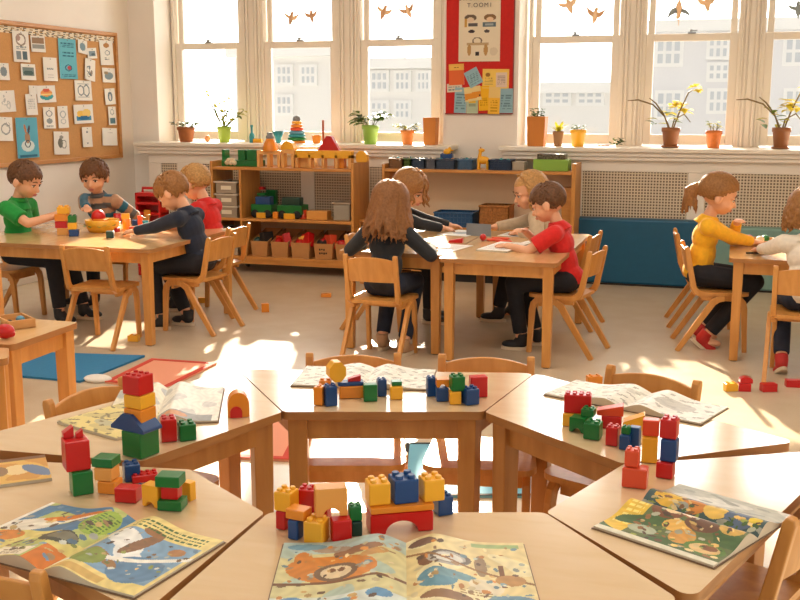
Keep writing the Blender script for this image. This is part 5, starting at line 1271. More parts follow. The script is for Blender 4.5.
# -- bricks on the floor
FZ = 0.001
B(127, 139, 342, 336, YEL, 'yellow brick on the floor at the foot of the long table leg', z0=FZ, rot=-10, dr=.6)
B(260.5, 269, 312.5, 304, ORG, 'small orange brick alone on the floor before the toy shelf', z0=FZ, rot=15, dr=.7, studs=N_)
B(321, 331, 297.5, 294, ORG, 'tiny orange brick on the floor near the shelf castor', z0=FZ, rot=0, dr=.7, studs=N_)
B(198, 206, 303, 298, YEL, 'tiny yellow piece on the floor behind the chair of the navy jumper', z0=FZ, rot=0, dr=.7, studs=N_)
B(587, 603, 386, 377, ORG, 'orange brick on the floor behind the chair of the white magazine', z0=FZ, rot=8, dr=.6)
B(725, 739, 392, 384, YEL, 'yellow brick on the floor, paired with a red one', z0=FZ, rot=8, dr=.6)
B(739, 752, 392, 384, RED, 'red brick on the floor touching the yellow one', z0=FZ, rot=-6, dr=.7, key='D', studs=N_)
B(739, 752, 384, 378, RED, 'red domed brick on top of the red floor brick', on='D', rot=-6, dr=.7, kind='round', studs=N_)
B(762, 778, 392.5, 384.5, RED, 'single red brick lying on the floor past the pair', z0=FZ, rot=6, dr=.6, studs=N_)
B(787, 804, 388, 381, RED, 'red brick on the floor at the picture edge', z0=FZ, rot=-8, dr=.6, studs=N_)

# -- toys on the boys' table
B(57, 68.5, 235, 228.5, TANB, 'tan brick at the base of the orange and red stack', rot=0, key='E', studs=N_)
B(57, 68.5, 228.5, 222, RED, 'red brick in the stack before the green T-shirt', on='E', rot=0, key='F', studs=N_)
B(56.5, 68.5, 222, 215, ORG, 'orange brick near the top of the stack before the green T-shirt', on='F', rot=0, key='G', studs=N_)
B(57.5, 70.5, 215, 208.5, YEL, 'yellow brick being set on the stack by the person in green', on='G', rot=8, n=(2, 2))
B(67.5, 78, 236.5, 230, BLUE, 'blue brick at the base of the blue, yellow and green stack', rot=10, key='H', studs=N_)
B(68, 77.5, 230, 223.5, YEL, 'yellow brick in the blue, yellow and green stack', on='H', rot=10, key='I', studs=N_)
B(68, 77.5, 223.5, 217, GREEN, 'green studded brick on the blue and yellow stack', on='I', rot=10, n=(2, 2))
p = at_z(94.5, 233, TH); t = thing('toy_basket', 'yellow toy basket with green leaf pattern before the striped jumper', 'basket', (p.x, p.y + 0.09, TH + .001))
m = MB(); m.lathe([(0.001, 0), (0.085, 0.0), (0.1, 0.03), (0.108, 0.075), (0.1, 0.075), (0.088, 0.02), (0.001, 0.012)], 24, cap=False); obj('body', m, YEL, t)
m = MB()
for k in range(9):
    a_ = R(200 + 17 * k); leaf(m, (0.1085 * math.cos(a_), 0.1085 * math.sin(a_), 0.042), (-math.sin(a_), math.cos(a_), .25 * (-1) ** k), 0.034, 0.018, up=V((math.cos(a_), math.sin(a_), 0)).cross(V((0, 0, 1))), droop=0, fold=0)
obj('leaf_pattern', m, plain('dark_leaf_green', (70, 110, 40), 0.5), t)
m = MB(); q = p + V((0.0, 0.09, 0)); m.ell((q.x - .012, q.y - .02, TH + 0.095), (0.045, 0.045, 0.045)); simple('toy_ball', m, RED, 'red ball in the yellow toy basket', 'ball', bevel=0)
m = MB(); m.box((q.x - .02, q.y - .07, TH + .05), (q.x + .06, q.y - .02, TH + .085)); simple('toy_brick', m, ORG, 'orange brick in the yellow toy basket, below the red ball', 'toy brick')
def cyl(px, py, w_px, h_px, mat, label, nm='toy_cup', cat='toy cup', taper=1.0, z0=TH + .001):
    p = at_z(px, py, z0); sc = depth(p) / FPX; r = w_px * sc / 2; h = h_px * sc
    m = MB(); m.lathe([(r * taper, z0), (r * taper, z0 + h * .1), (r, z0 + h), (r * .86, z0 + h), (r * .8, z0 + h * .85)], 18, M=Matrix.Translation((p.x, p.y + r, 0))); return simple(nm, m, mat, label, cat, bevel=0)
cyl(115.5, 222, 8, 8, RED, 'red cup behind the orange cylinder on the long table', taper=.85)
cyl(124.5, 229, 8, 10, ORG, 'orange cylinder under the yellow drum on the long table', nm='toy_drum', cat='toy drum')
B(120, 129, 219, 214, YEL, 'yellow drum-like brick on the orange cylinder', z0=TH + 0.075, rot=10, studs=N_)
B(130.5, 139.5, 225.5, 220.5, BLUE, 'blue brick lying past the orange cylinder', rot=20, dr=.6)
B(137, 142.5, 226, 216, ORED, 'upright orange-red brick near the navy sleeve', rot=10, studs=N_)
cyl(144, 227, 6, 6, CYAN, 'blue-grey cup at the far side of the long table', taper=.85)
B(105, 113.5, 238, 231.5, DGRN, 'dark blue-green brick at the front of the long table', rot=8, studs=N_)
B(111.5, 118.5, 232, 228, RED, 'small red brick behind the dark one', rot=-8, studs=N_)
B(128, 136, 230.5, 227, ORED, 'flat orange-red piece between the hands and the drum', rot=12, studs=N_, dr=.6)
B(108, 119, 226, 222.5, plain('cream_toy', (230, 214, 180), 0.5), 'flat cream block in front of the red cup', rot=5, studs=N_, dr=.8)
# -- side table: tray of toys
e1, e2, q_, n2_ = TRAYQ
p0 = at_z(9, 331, TH); p1 = at_z(36, 327.5, TH)
t = thing('toy_tray', 'open wooden tray of toy pieces on the small side table', 'tray', tuple((p0 + p1) / 2), math.atan2((p1 - p0).y, (p1 - p0).x)); w = (p1 - p0).length; dpt = 0.14
TW = wood('tray_wood', (222, 168, 104), (200, 140, 78), .5, (4, 12, 12))
m = MB(); m.box((-w / 2, 0, 0.001), (w / 2, dpt, 0.006)); obj('base', m, TW, t)
for lo, hi in (((-w / 2, 0, 0.001), (w / 2, 0.007, 0.034)), ((-w / 2, dpt - .007, 0.001), (w / 2, dpt, 0.034)), ((-w / 2, 0.007, 0.001), (-w / 2 + .007, dpt - .007, 0.034)), ((w / 2 - .007, 0.007, 0.001), (w / 2, dpt - .007, 0.034))):
    m = MB(); m.box(lo, hi); obj('side', m, TW, t, 0.0015)
for i, (x, y, s, mt, lb) in enumerate(((-.03, .05, .012, DARKM, 'dark toy piece in the wooden tray'), (.02, .08, .014, plain('pale_blue_toy', (90, 150, 178), 0.4), 'pale blue toy piece in the wooden tray'), (.0, .03, .01, CLAY, 'reddish toy piece at the front of the wooden tray'), (-.06, .09, .012, plain('cream_toy', (230, 214, 180), 0.5), 'cream toy piece in the wooden tray'))):
    m = MB(); c_ = (p0 + p1) / 2; e_ = (p1 - p0).normalized(); nn = V((-e_.y, e_.x, 0)); c_ = c_ + e_ * x + nn * y
    m.ell((c_.x, c_.y, TH + .007 + s), (s * 1.3, s, s)); m.box((c_.x - s, c_.y - s * .6, TH + .006), (c_.x + s, c_.y + s * .6, TH + .012 + s)); simple('toy_piece', m, mt, lb, 'toy')
p = at_z(3, 341, TH); m = MB(); m.ell((p.x - .012, p.y + .03, TH + .027), (.035, .026, .026)); m.ell((p.x + .012, p.y + .03, TH + .02), (.014, .013, .013)); simple('toy_fruit', m, RED, 'red rounded toy on the side table in front of the tray', 'toy', bevel=0)

# ================================================================== books and magazines
def open_book(sb, st, w, artL, artR, label, bulge=0.016, cat='book', nm='open_book', wl=None, z=TH, res=120):
    """sb, st: ends of the spine on the table (foot, head)"""
    sb = V((sb.x, sb.y, 0)); st = V((st.x, st.y, 0)); u = (st - sb); h = u.length
    rot = math.atan2(u.y, u.x) - math.pi / 2
    t = thing(nm, label, cat, (sb.x, sb.y, z + .0008), rot)
    wl = wl or w
    m = MB(); m.box((-wl - .003, -.003, 0), (w + .003, h + .003, 0.0015)); obj('cover', m, plain('book_cover_board', (120, 92, 66), 0.5), t)
    for nm_, ww, art, sgn in (('left_page', wl, artL, -1), ('right_page', w, artR, 1)):
        zf0 = lambda s_: 0.004 + bulge * (math.exp(-((s_ - .22) / .26) ** 2) - math.exp(-(.22 / .26) ** 2) * max(0, 1 - s_ / .22)) * (1 if s_ < .22 else 1) + 0.0015
        m = MB(); ny = int(res * h / ww * .8); ny = max(24, min(ny, 130))
        zf = (lambda u_, v_: zf0(1 - u_)) if sgn < 0 else (lambda u_, v_: zf0(u_))
        sheet(m, ww, h, res, ny, (art + [('mottle',)] if art[0][0] != 'turn' else [('turn', art[0][1] + [('mottle',)])]), zf=zf, x0=-ww if sgn < 0 else 0, y0=0)
        # page-block edges
        n = 20; vs = []; fs = []
        for i in range(n + 1):
            u_ = i / n; x = (-ww + u_ * ww) if sgn < 0 else u_ * ww; zz = zf(u_, 0)
            vs += [(x, 0, zz), (x, 0, .0016), (x, h, zz), (x, h, .0016)]
        for i in range(n):
            a = i * 4; fs += [(a, a + 1, a + 5, a + 4), (a + 2, a + 6, a + 7, a + 3)]
        e = 0 if sgn < 0 else n
        fs.append((e * 4, e * 4 + 2, e * 4 + 3, e * 4 + 1))
        m.add(vs, fs, 0, False, None, [lin((206, 192, 166))] * len(fs))
        obj(nm_, m, PAPERM, t)
    return t
def flat_book(c0, c1, c2, art, label, th=0.006, cat='book', z=TH, nm='picture_book', z_up=0.0):
    """c0 near-left, c1 near-right, c2 far-left corner on the table"""
    c0, c1, c2 = V((c0.x, c0.y)), V((c1.x, c1.y)), V((c2.x, c2.y)); e = c1 - c0; w = e.length; e.normalize(); n_ = V((-e.y, e.x)); h = abs((c2 - c0).dot(n_))
    t = thing(nm, label, cat, (c0.x, c0.y, z + .0008), math.atan2(e.y, e.x))
    m = MB(); m.box((0, 0, 0), (w, h, th)); obj('pages', m, plain('page_edge_paper', (206, 192, 166), 0.7), t)
    m = MB(); sheet(m, w, h, 64, 48, art, zf=lambda u, v: th + .0006); obj('front_cover', m, PAPERM, t)
    return t
CRM = (232, 214, 158); SKYB = (120, 160, 186); OR_ = (206, 130, 54); BR = (122, 84, 54); WH = (232, 226, 210); GRN = (140, 162, 84); YL = (230, 204, 110); PB_ = (150, 176, 190)
# nearest book
artL = [('bg', (206, 198, 146)), ('rect', 0, .8, 1, 1, (176, 196, 190)), ('noise', 9, 1.2, 1.0, (176, 194, 178)), ('ell', .42, .55, .36, .2, -8, OR_), ('ell', .2, .68, .08, .16, 10, OR_), ('ell', .46, .5, .17, .13, 0, (120, 96, 74)), ('ell', .46, .5, .12, .09, 0, (218, 198, 160)), ('ell', .43, .53, .03, .03, 0, BR), ('ell', .5, .53, .03, .03, 0, BR),
        ('ell', .62, .8, .2, .06, 8, (150, 112, 84)), ('ell', .4, .86, .16, .05, -6, (168, 150, 130)), ('ell', .75, .72, .12, .05, 20, (196, 150, 90)), ('band', .33, .02, .035, BR), ('rect', 0, 0, 1, .16, (206, 214, 206)), ('ell', .16, .1, .1, .07, 0, (96, 146, 184)), ('ell', .5, .06, .12, .05, 0, (110, 156, 188)), ('ell', .8, .12, .1, .06, 10, (96, 146, 184)), ('ell', .2, .92, .16, .05, 0, (120, 160, 176))]
artR = [('bg', (222, 204, 148)), ('noise', 8, .9, .4, (230, 218, 172)), ('rect', .55, .9, .95, .96, (156, 178, 120)), ('ell', .14, .9, .12, .06, 0, (120, 96, 80)), ('ell', .24, .34, .16, .14, 12, (92, 140, 158)), ('ell', .36, .4, .2, .06, -4, (110, 150, 160)), ('ell', .16, .62, .07, .1, 0, BR), ('ell', .34, .64, .18, .11, 4, (176, 170, 158)), ('ring', .36, .66, .17, .1, (110, 100, 90)), ('ell', .34, .64, .12, .07, 0, (210, 206, 194)),
        ('ell', .6, .6, .05, .16, 0, (150, 126, 96)), ('ell', .62, .3, .14, .1, -20, (222, 210, 180)), ('rect', .74, .3, .78, .62, BR), ('band', .75, -.42, .03, (150, 110, 66)), ('ell', .82, .4, .12, .08, 0, (186, 140, 84)), ('ell', .3, .1, .2, .06, 0, (140, 104, 70)), ('ell', .8, .1, .2, .09, 0, (110, 146, 168)), ('lines', .4, .16, .66, .26, 3, (170, 140, 90))]
_m = [(150, 120, 84), (196, 160, 100), (120, 150, 160), (176, 184, 170), (110, 86, 66), (222, 206, 160), (206, 140, 70)]
artL = artL + scrib(41, 70, _m, (.05, .04, .95, .95), .01, .04); artR = artR + scrib(42, 70, _m, (.05, .1, .95, .95), .01, .04)
sb = Z(406, 546); top = sb; sbn = sb - AX_V * .26
open_book(sbn, top, 0.213, artL, artR, 'open picture book with yellow pages at the near edge, in front of the brick walls', bulge=.018, wl=.222)
# seaside book
artL = [('bg', (214, 200, 120)), ('rect', 0, .5, 1, 1, (84, 126, 160)), ('noise', 7, .4, 2.2, (178, 186, 110)), ('ell', .25, .6, .3, .12, 30, (222, 214, 196)), ('ell', .5, .72, .3, .05, 24, WH), ('ell', .5, .8, .28, .06, 20, (206, 120, 40)), ('ell', .2, .35, .16, .1, 20, OR_), ('ell', .75, .4, .18, .1, 10, (72, 74, 62)), ('ell', .78, .42, .14, .06, 10, (120, 116, 96)), ('rect', .78, 0, 1, .26, (204, 116, 36)), ('rect', .4, .02, .76, .17, (232, 222, 196)), ('lines', .46, .05, .7, .14, 3, (150, 120, 90)),
        ('ell', .85, .75, .14, .2, 0, (150, 176, 70)), ('lines', .76, .6, .95, .9, 8, (90, 120, 50)), ('rect', 0, 0, .04, 1, WH)]
artR = [('bg', (226, 206, 132)), ('rect', .12, .14, .96, .78, (126, 160, 188)), ('ell', .3, .6, .26, .12, -25, (228, 228, 222)), ('ell', .5, .42, .2, .1, -30, (236, 236, 230)), ('ell', .7, .3, .24, .2, 0, (96, 132, 164)), ('ell', .46, .62, .06, .22, -14, (136, 100, 70)), ('ell', .42, .8, .1, .05, 0, (150, 106, 66)), ('ell', .36, .3, .2, .05, -18, (156, 118, 74)), ('ell', .8, .66, .08, .06, 0, (176, 126, 80)), ('band', .08, .5, .06, (236, 232, 220)), ('rect', .1, .02, .6, .1, (206, 170, 96)), ('ell', .25, .25, .16, .12, 0, (130, 146, 70)),
        ('rect', .12, .86, .92, .95, (226, 206, 132)), ('lines', .14, .82, .9, .96, 3, (74, 104, 50))]
_m = [(150, 120, 84), (206, 176, 110), (110, 140, 166), (186, 190, 180), (100, 84, 66), (140, 150, 80)]
artL = artL + scrib(43, 80, _m, (.05, .05, .95, .95), .01, .05); artR = artR + scrib(44, 46, _m, (.14, .16, .94, .76), .008, .035)
SBp, STp = Z(40, 570, TH + .008), Z(136, 519, TH + .010)
open_book(SBp, STp, 0.205, artL, artR, 'open seaside picture book with blue and yellow pages beside the red and green bricks', bulge=.018, wl=.215)
# jungle book
artL = [('bg', (96, 110, 62)), ('rect', 0, .0, .2, 1, (226, 186, 60)), ('lines', .03, .3, .17, .9, 7, (244, 220, 120)), ('noise', 8, .5, .6, (70, 100, 54)), ('ell', .35, .75, .14, .14, 0, (120, 74, 44)), ('ell', .38, .8, .07, .08, 0, (232, 206, 160)), ('ell', .5, .55, .12, .1, 20, (224, 176, 84)), ('ell', .55, .8, .1, .06, 0, (240, 226, 196)), ('ell', .6, .4, .1, .16, 0, (206, 150, 70)), ('ell', .66, .68, .14, .12, 0, (110, 74, 50)), ('ell', .82, .3, .16, .14, 0, (214, 180, 120)), ('ring', .82, .3, .16, .15, (90, 126, 50)), ('ell', .84, .34, .07, .06, 0, (134, 84, 48)), ('ell', .88, .76, .1, .12, 0, (206, 166, 80)), ('rect', 0, 0, 1, .1, (220, 214, 190)), ('ell', .3, .3, .12, .1, 0, (170, 178, 150))]
artR = [('bg', (178, 176, 160)), ('noise', 6, .5, .2, (204, 200, 186)), ('rect', 0, .0, 1, .34, (60, 84, 84)), ('ell', .2, .2, .14, .16, 0, (222, 176, 60)), ('ell', .42, .16, .1, .12, 0, (206, 130, 50)), ('ell', .6, .18, .1, .12, 0, (232, 190, 90)), ('ell', .8, .16, .12, .14, 0, (90, 106, 130)), ('ell', .92, .2, .05, .1, 0, (230, 200, 60)), ('ell', .08, .4, .1, .14, 0, (150, 96, 60)), ('noise', 14, 1.3, 1.4, (150, 150, 136))]
_m = [(150, 104, 60), (214, 176, 100), (70, 96, 50), (176, 176, 150), (96, 66, 46), (140, 150, 70), (226, 200, 140)]
artL = artL + scrib(45, 90, _m, (.2, .12, .97, .97), .01, .045); artR = artR + scrib(46, 60, _m, (.02, .02, .97, .34), .01, .04)
# spine runs from (755,532) to (640,497); near page towards us
s1, s2 = Z(758, 534, TH + .014), Z(641, 499, TH + .014)
artLn = artL; 
def rot_art(a): return a
open_book(s2, s1, 0.20, artR_ if 'artR_' in globals() else [('bg', (96, 110, 62))], [('bg', (96, 110, 62))], 'x') if False else None
def turn(prims):
    """same picture turned a quarter so that its right side points to the head of the spine"""
    return [('turn', prims)]
_ac = art_color
def art_color(prims, u, v):
    if len(prims) == 1 and prims[0][0] == 'turn': return _ac(prims[0][1], v, 1 - u)
    return _ac(prims, u, v)
# with foot = left end and head = right end, the near page is on the right-hand side
wn = (Z(597, 533) - Z(641, 497)); 
open_book(s2, s1, 0.165, turn(artR), turn(artL), 'open jungle picture book with green and brown pages and yellow lettering', bulge=.02, wl=.15)
# central sketch book
gp = lambda s: [('bg', (232, 226, 212)), ('noise', 11, 1.0, s, (206, 200, 184)), ('noise', 23, 1.35, s, (170, 164, 148))]
a_ = Z(364, 389); b_ = Z(375, 366.5, TH + .01)
open_book(a_, b_, 0.185, gp(.3), gp(1.7), 'open grey sketch book behind the bricks on the central table', bulge=.014, wl=.21, res=48)
# white magazine on the tractor table
s1 = Z(612, 412, TH + .004); s2 = Z(651, 394.5, TH + .01)
open_book(Z(622, 409, TH + .004), Z(652, 392, TH + .01), 0.215, gp(.9), [('bg', (234, 228, 216)), ('ell', .5, .5, .26, .2, 10, (190, 184, 172)), ('noise', 19, 1.2, .6, (176, 170, 158))], 'open white magazine on the tractor table, before the chair backrest', bulge=.018, wl=.235, res=48)
# white magazine on the tower table
open_book(Z(160, 424, TH + .005), Z(140, 388, TH + .005), 0.205, [('bg', (222, 212, 186)), ('noise', 9, .8, .4, (178, 176, 166)), ('rect', .1, 0, .9, .2, (190, 160, 120))], [('bg', (234, 228, 214)), ('noise', 9, .9, 1.4, (206, 202, 192)), ('rect', 0, 0, .9, .16, (150, 150, 146)), ('ell', .3, .1, .2, .06, 0, (200, 140, 90))], 'open white magazine behind the tall tower, its page edge curling up', bulge=.022, wl=.06, res=48) if False else None
open_book(Z(155, 423, TH + .005), Z(168, 388, TH + .008), 0.155, [('bg', (222, 212, 186)), ('noise', 9, .8, .4, (178, 176, 166))], [('bg', (234, 228, 214)), ('noise', 9, .9, 1.4, (206, 202, 192)), ('rect', 0, 0, .9, .16, (150, 150, 146)), ('ell', .3, .08, .2, .06, 0, (200, 140, 90))], 'open white magazine behind the tall tower', bulge=.02, wl=.13, res=48)
# comic flat on the tower table
flat_book(Z(57, 424), Z(117, 441), Z(107, 400.5), [('bg', (226, 208, 136)), ('noise', 8, .5, .8, (206, 190, 130)), ('ring', .35, .55, .12, .2, (150, 140, 104)), ('ell', .6, .6, .14, .08, 20, (176, 160, 110)), ('ell', .45, .3, .16, .08, -10, (190, 184, 150)), ('noise', 24, 1.35, .5, (130, 118, 84)), ('ell', .75, .35, .12, .1, 0, (214, 204, 176))], 'pale yellow comic lying flat at the foot of the tall tower')
flat_book(Z(-30, 492), Z(52, 481), Z(-38, 468), [('bg', (222, 178, 92)), ('noise', 7, .3, .5, (206, 150, 70)), ('ell', .6, .5, .18, .2, 0, (232, 206, 150)), ('ell', .85, .4, .12, .3, 30, (110, 130, 160)), ('ell', .35, .5, .14, .2, 0, (150, 120, 90)), ('rect', .0, .88, 1, 1, BR)], 'small orange picture book lying flat at the picture edge')
# papers on the reading tables
def paper(c0, c1, c2, art, label, th=.002, nm='paper', cat='paper'):
    return flat_book(c0, c1, c2, art, label, th, cat, nm=nm)
WP = [('bg', (238, 234, 226)), ('lines', .12, .15, .88, .85, 9, (186, 182, 176))]
paper(Z(476, 251), Z(507, 253), Z(484, 242), [('bg', (240, 236, 228)), ('lines', .1, .15, .45, .85, 8, (186, 180, 176)), ('lines', .55, .15, .9, .85, 8, (186, 180, 176)), ('rect', .49, 0, .51, 1, (190, 180, 170))], 'white exercise book under the arm of the red polo shirt', th=.008, nm='exercise_book', cat='book')
paper(Z(437, 235), Z(466, 237), Z(441, 229), [('bg', (226, 224, 216)), ('ell', .5, .5, .3, .2, 0, (150, 160, 166))], 'grey-white worksheet in front of the person in charcoal at the far side', nm='worksheet')
paper(Z(497, 236), Z(530, 238), Z(500, 229), WP, 'white worksheet in front of the person in the beige cardigan', nm='worksheet')
paper(Z(425, 250), Z(452, 252), Z(430, 243), WP, 'white worksheet under the elbow of the person in charcoal and jeans', nm='worksheet')
paper(Z(510, 246), Z(530, 247.5), Z(512, 240), WP, 'crumpled white sheet between the two reading children', nm='worksheet')
# leaning grey folder
a_ = Z(479, 236); m = MB(); m.add([(-.08, 0, 0), (.08, -.02, 0), (.06, .06, .065), (-.10, .08, .065), (-.08, .003, 0), (.08, -.017, 0), (.06, .064, .066), (-.10, .084, .066)], [(0, 1, 2, 3), (7, 6, 5, 4), (0, 4, 5, 1), (1, 5, 6, 2), (2, 6, 7, 3), (3, 7, 4, 0)])
o = obj('grey_folder', m, plain('grey_folder_card', (112, 112, 112), 0.5), None, loc=(a_.x, a_.y, TH + .001)); tag(o, 'dark grey folder propped open between the reading children', 'folder')
B(449, 464, 243, 238.5, RED, 'red toy car body on the reading table by the person in charcoal and jeans', rot=-14, studs=N_, kind='wedge', dr=.5)
p = Z(483, 241); m = MB(); m.ell((p.x, p.y, TH + .022), (.02, .02, .021)); simple('toy_ball', m, RED, 'small red ball between the two reading tables', 'ball', bevel=0)
for i, (x0, x1, y, lb) in enumerate(((487, 503, 241, 'orange crayon lying beside the small red ball'), (492, 510, 239.5, 'orange crayon behind the first crayon'), (496, 512, 242.2, 'orange crayon nearest the white exercise book'))):
    a_ = Z(x0, y); b_ = Z(x1, y + .8); m = MB(); d_ = (b_ - a_); m.tube([a_ + V((0, 0, .009)), a_ + d_ * .85 + V((0, 0, .009)), a_ + d_ + V((0, 0, .009))], [.008, .008, .002], 10); simple('crayon', m, ORED, lb, 'crayon', 'crayons on the reading table', bevel=0)
# tray and things on the girls' table
p = Z(747, 246); t = thing('toy_tray', 'shallow wooden tray of red and white beads under the person in yellow', 'tray', (p.x + .02, p.y, TH + .001))
m = MB(); m.box((-.09, 0, 0), (.13, .2, .012)); m.box((-.09, 0, .012), (.13, .008, .03)); m.box((-.09, .192, .012), (.13, .2, .03)); m.box((-.09, .008, .012), (-.082, .192, .03)); m.box((.122, .008, .012), (.13, .192, .03)); obj('body', m, TW, t, .002)
for i, (x, y, mt, lb) in enumerate(((-.04, .05, RED, 'red bead at the front of the bead tray'), (-.01, .1, RED, 'red bead behind the front one'), (.05, .06, plain('cream_toy', (230, 214, 180), 0.5), 'cream bead in the bead tray'), (.08, .12, GREEN, 'green bead in the bead tray'))):
    m = MB(); m.ell((p.x + .02 + x, p.y + y, TH + .033), (.024, .024, .02)); simple('bead', m, mt, lb, 'bead', bevel=0)
a_ = Z(746, 254); m = MB(); m.tube([(a_.x, a_.y, TH + .006), (a_.x + .12, a_.y + .03, TH + .006)], .005, 8); simple('crayon', m, DARKM, 'dark pencil lying on the table of the person in yellow', 'pencil', bevel=0)
# white scrap on the floor by the mat
p = at_z(98, 381, 0); m = MB(); m.ell((p.x, p.y, .012), (.075, .05, .02)); simple('cloth_scrap', m, plain('white_cloth', (226, 222, 212), .9, bump=.4), 'white crumpled cloth on the floor beside the blue mat', 'cloth', bevel=0)
# ================================================================== the children
SKIN = plain('child_skin', (226, 168, 130), 0.5, noise=0.04, nscale=12); SKIN.node_tree.nodes['Principled BSDF'].inputs['Subsurface Weight'].default_value = 0.0
LIP = plain('lip_skin', (196, 112, 96), 0.45); EYEW = plain('eye_white', (236, 228, 216), 0.3); IRIS = plain('dark_iris', (60, 40, 28), 0.25); BROW = plain('brow_hair', (116, 82, 52), 0.8)
PANTS = plain('black_trousers', (30, 30, 36), 0.9, noise=0.15, nscale=30); JEANS = plain('dark_jeans', (36, 42, 58), 0.9, noise=0.15, nscale=30)
SHOEB = plain('black_shoe', (34, 34, 38), 0.6); SHOER = plain('red_shoe', (186, 40, 34), 0.6); SHOET = plain('beige_shoe', (178, 140, 104), 0.7); SOLE = plain('pale_sole', (214, 196, 168), 0.7)
DG = None
def remeshed(mb, voxel, smooth_it=4, cuts=()):
    """one continuous skin over overlapping shapes"""
    me = bpy.data.meshes.new('shape'); me.from_pydata(mb.v, [], mb.f); me.update()
    o = bpy.data.objects.new('shape', me); COL.objects.link(o)
    r = o.modifiers.new('r', 'REMESH'); r.mode = 'VOXEL'; r.voxel_size = voxel; r.use_smooth_shade = True
    if smooth_it:
        s = o.modifiers.new('s', 'SMOOTH'); s.factor = 0.5; s.iterations = smooth_it
    bpy.context.view_layer.update()
    ev = o.evaluated_get(bpy.context.evaluated_depsgraph_get())
    out = bpy.data.meshes.new_from_object(ev)
    bpy.data.objects.remove(o); bpy.data.meshes.remove(me)
    if cuts:
        bm = bmesh.new(); bm.from_mesh(out)
        for co, no in cuts:
            bmesh.ops.bisect_plane(bm, geom=bm.verts[:] + bm.edges[:] + bm.faces[:], plane_co=co, plane_no=no, clear_outer=True)
        bm.to_mesh(out); bm.free()
    for p in out.polygons: p.use_smooth = True
    return out
def cone(mb, a, b, ra, rb, n=14, caps=(True, True)):
    """tapered limb; rounded at the chosen ends"""
    a = V(a); b = V(b); mb.tube([a, b], [ra, rb], n)
    if caps[0]: mb.ell(a, (ra, ra, ra), seg=14, rings=8)
    if caps[1]: mb.ell(b, (rb, rb, rb), seg=14, rings=8)
def ik(a, t, l1, l2, pole):
    a = V(a); t = V(t); d = t - a; L = min(d.length, (l1 + l2) * 0.995); n = d.normalized()
    x = (l1 * l1 - l2 * l2 + L * L) / (2 * L); h = math.sqrt(max(l1 * l1 - x * x, 0))
    p = V(pole); p = (p - n * p.dot(n)).normalized()
    return a + n * x + p * h, a + n * L
def frame_from(d, up):
    d = V(d).normalized(); s = d.cross(V(up)).normalized(); u = s.cross(d)
    return Matrix((s, d, u)).transposed()
def hand(mb, wrist, d, up, side, S=1.0, curl=0.5):
    """palm, four unequal bent fingers and a thumb that leaves the side of the palm; up = back of the hand"""
    F = frame_from(d, up); P = lambda x, y, z: V(wrist) + F @ (V((x * side, y, z)) * S)
    mb.ell(P(0, 0.026, 0), (0.024 * S, 0.03 * S, 0.012 * S), rot=F)
    for x, L in ((-0.018, 0.036), (-0.006, 0.043), (0.006, 0.04), (0.018, 0.031)):
        a = P(x * .9, 0.046, 0.002); c1 = curl * 0.5; b = P(x * 1.1, 0.046 + L * .55 * math.cos(c1), -L * .55 * math.sin(c1)); c2 = curl * 1.5
        c = P(x * 1.15, 0.046 + L * .55 * math.cos(c1) + L * .5 * math.cos(c2), -L * .55 * math.sin(c1) - L * .5 * math.sin(c2))
        mb.tube([a, b, c], [0.0072 * S, 0.0066 * S, 0.0056 * S], 8); mb.ell(c, (0.0056 * S,) * 3, seg=8, rings=6)
    a = P(-0.018, 0.014, -0.002); b = P(-0.034, 0.034, -0.008); c = P(-0.032, 0.054, -0.014)
    mb.tube([a, b, c], [0.0095 * S, 0.008 * S, 0.0062 * S], 8); mb.ell(c, (0.0062 * S,) * 3, seg=8, rings=6)

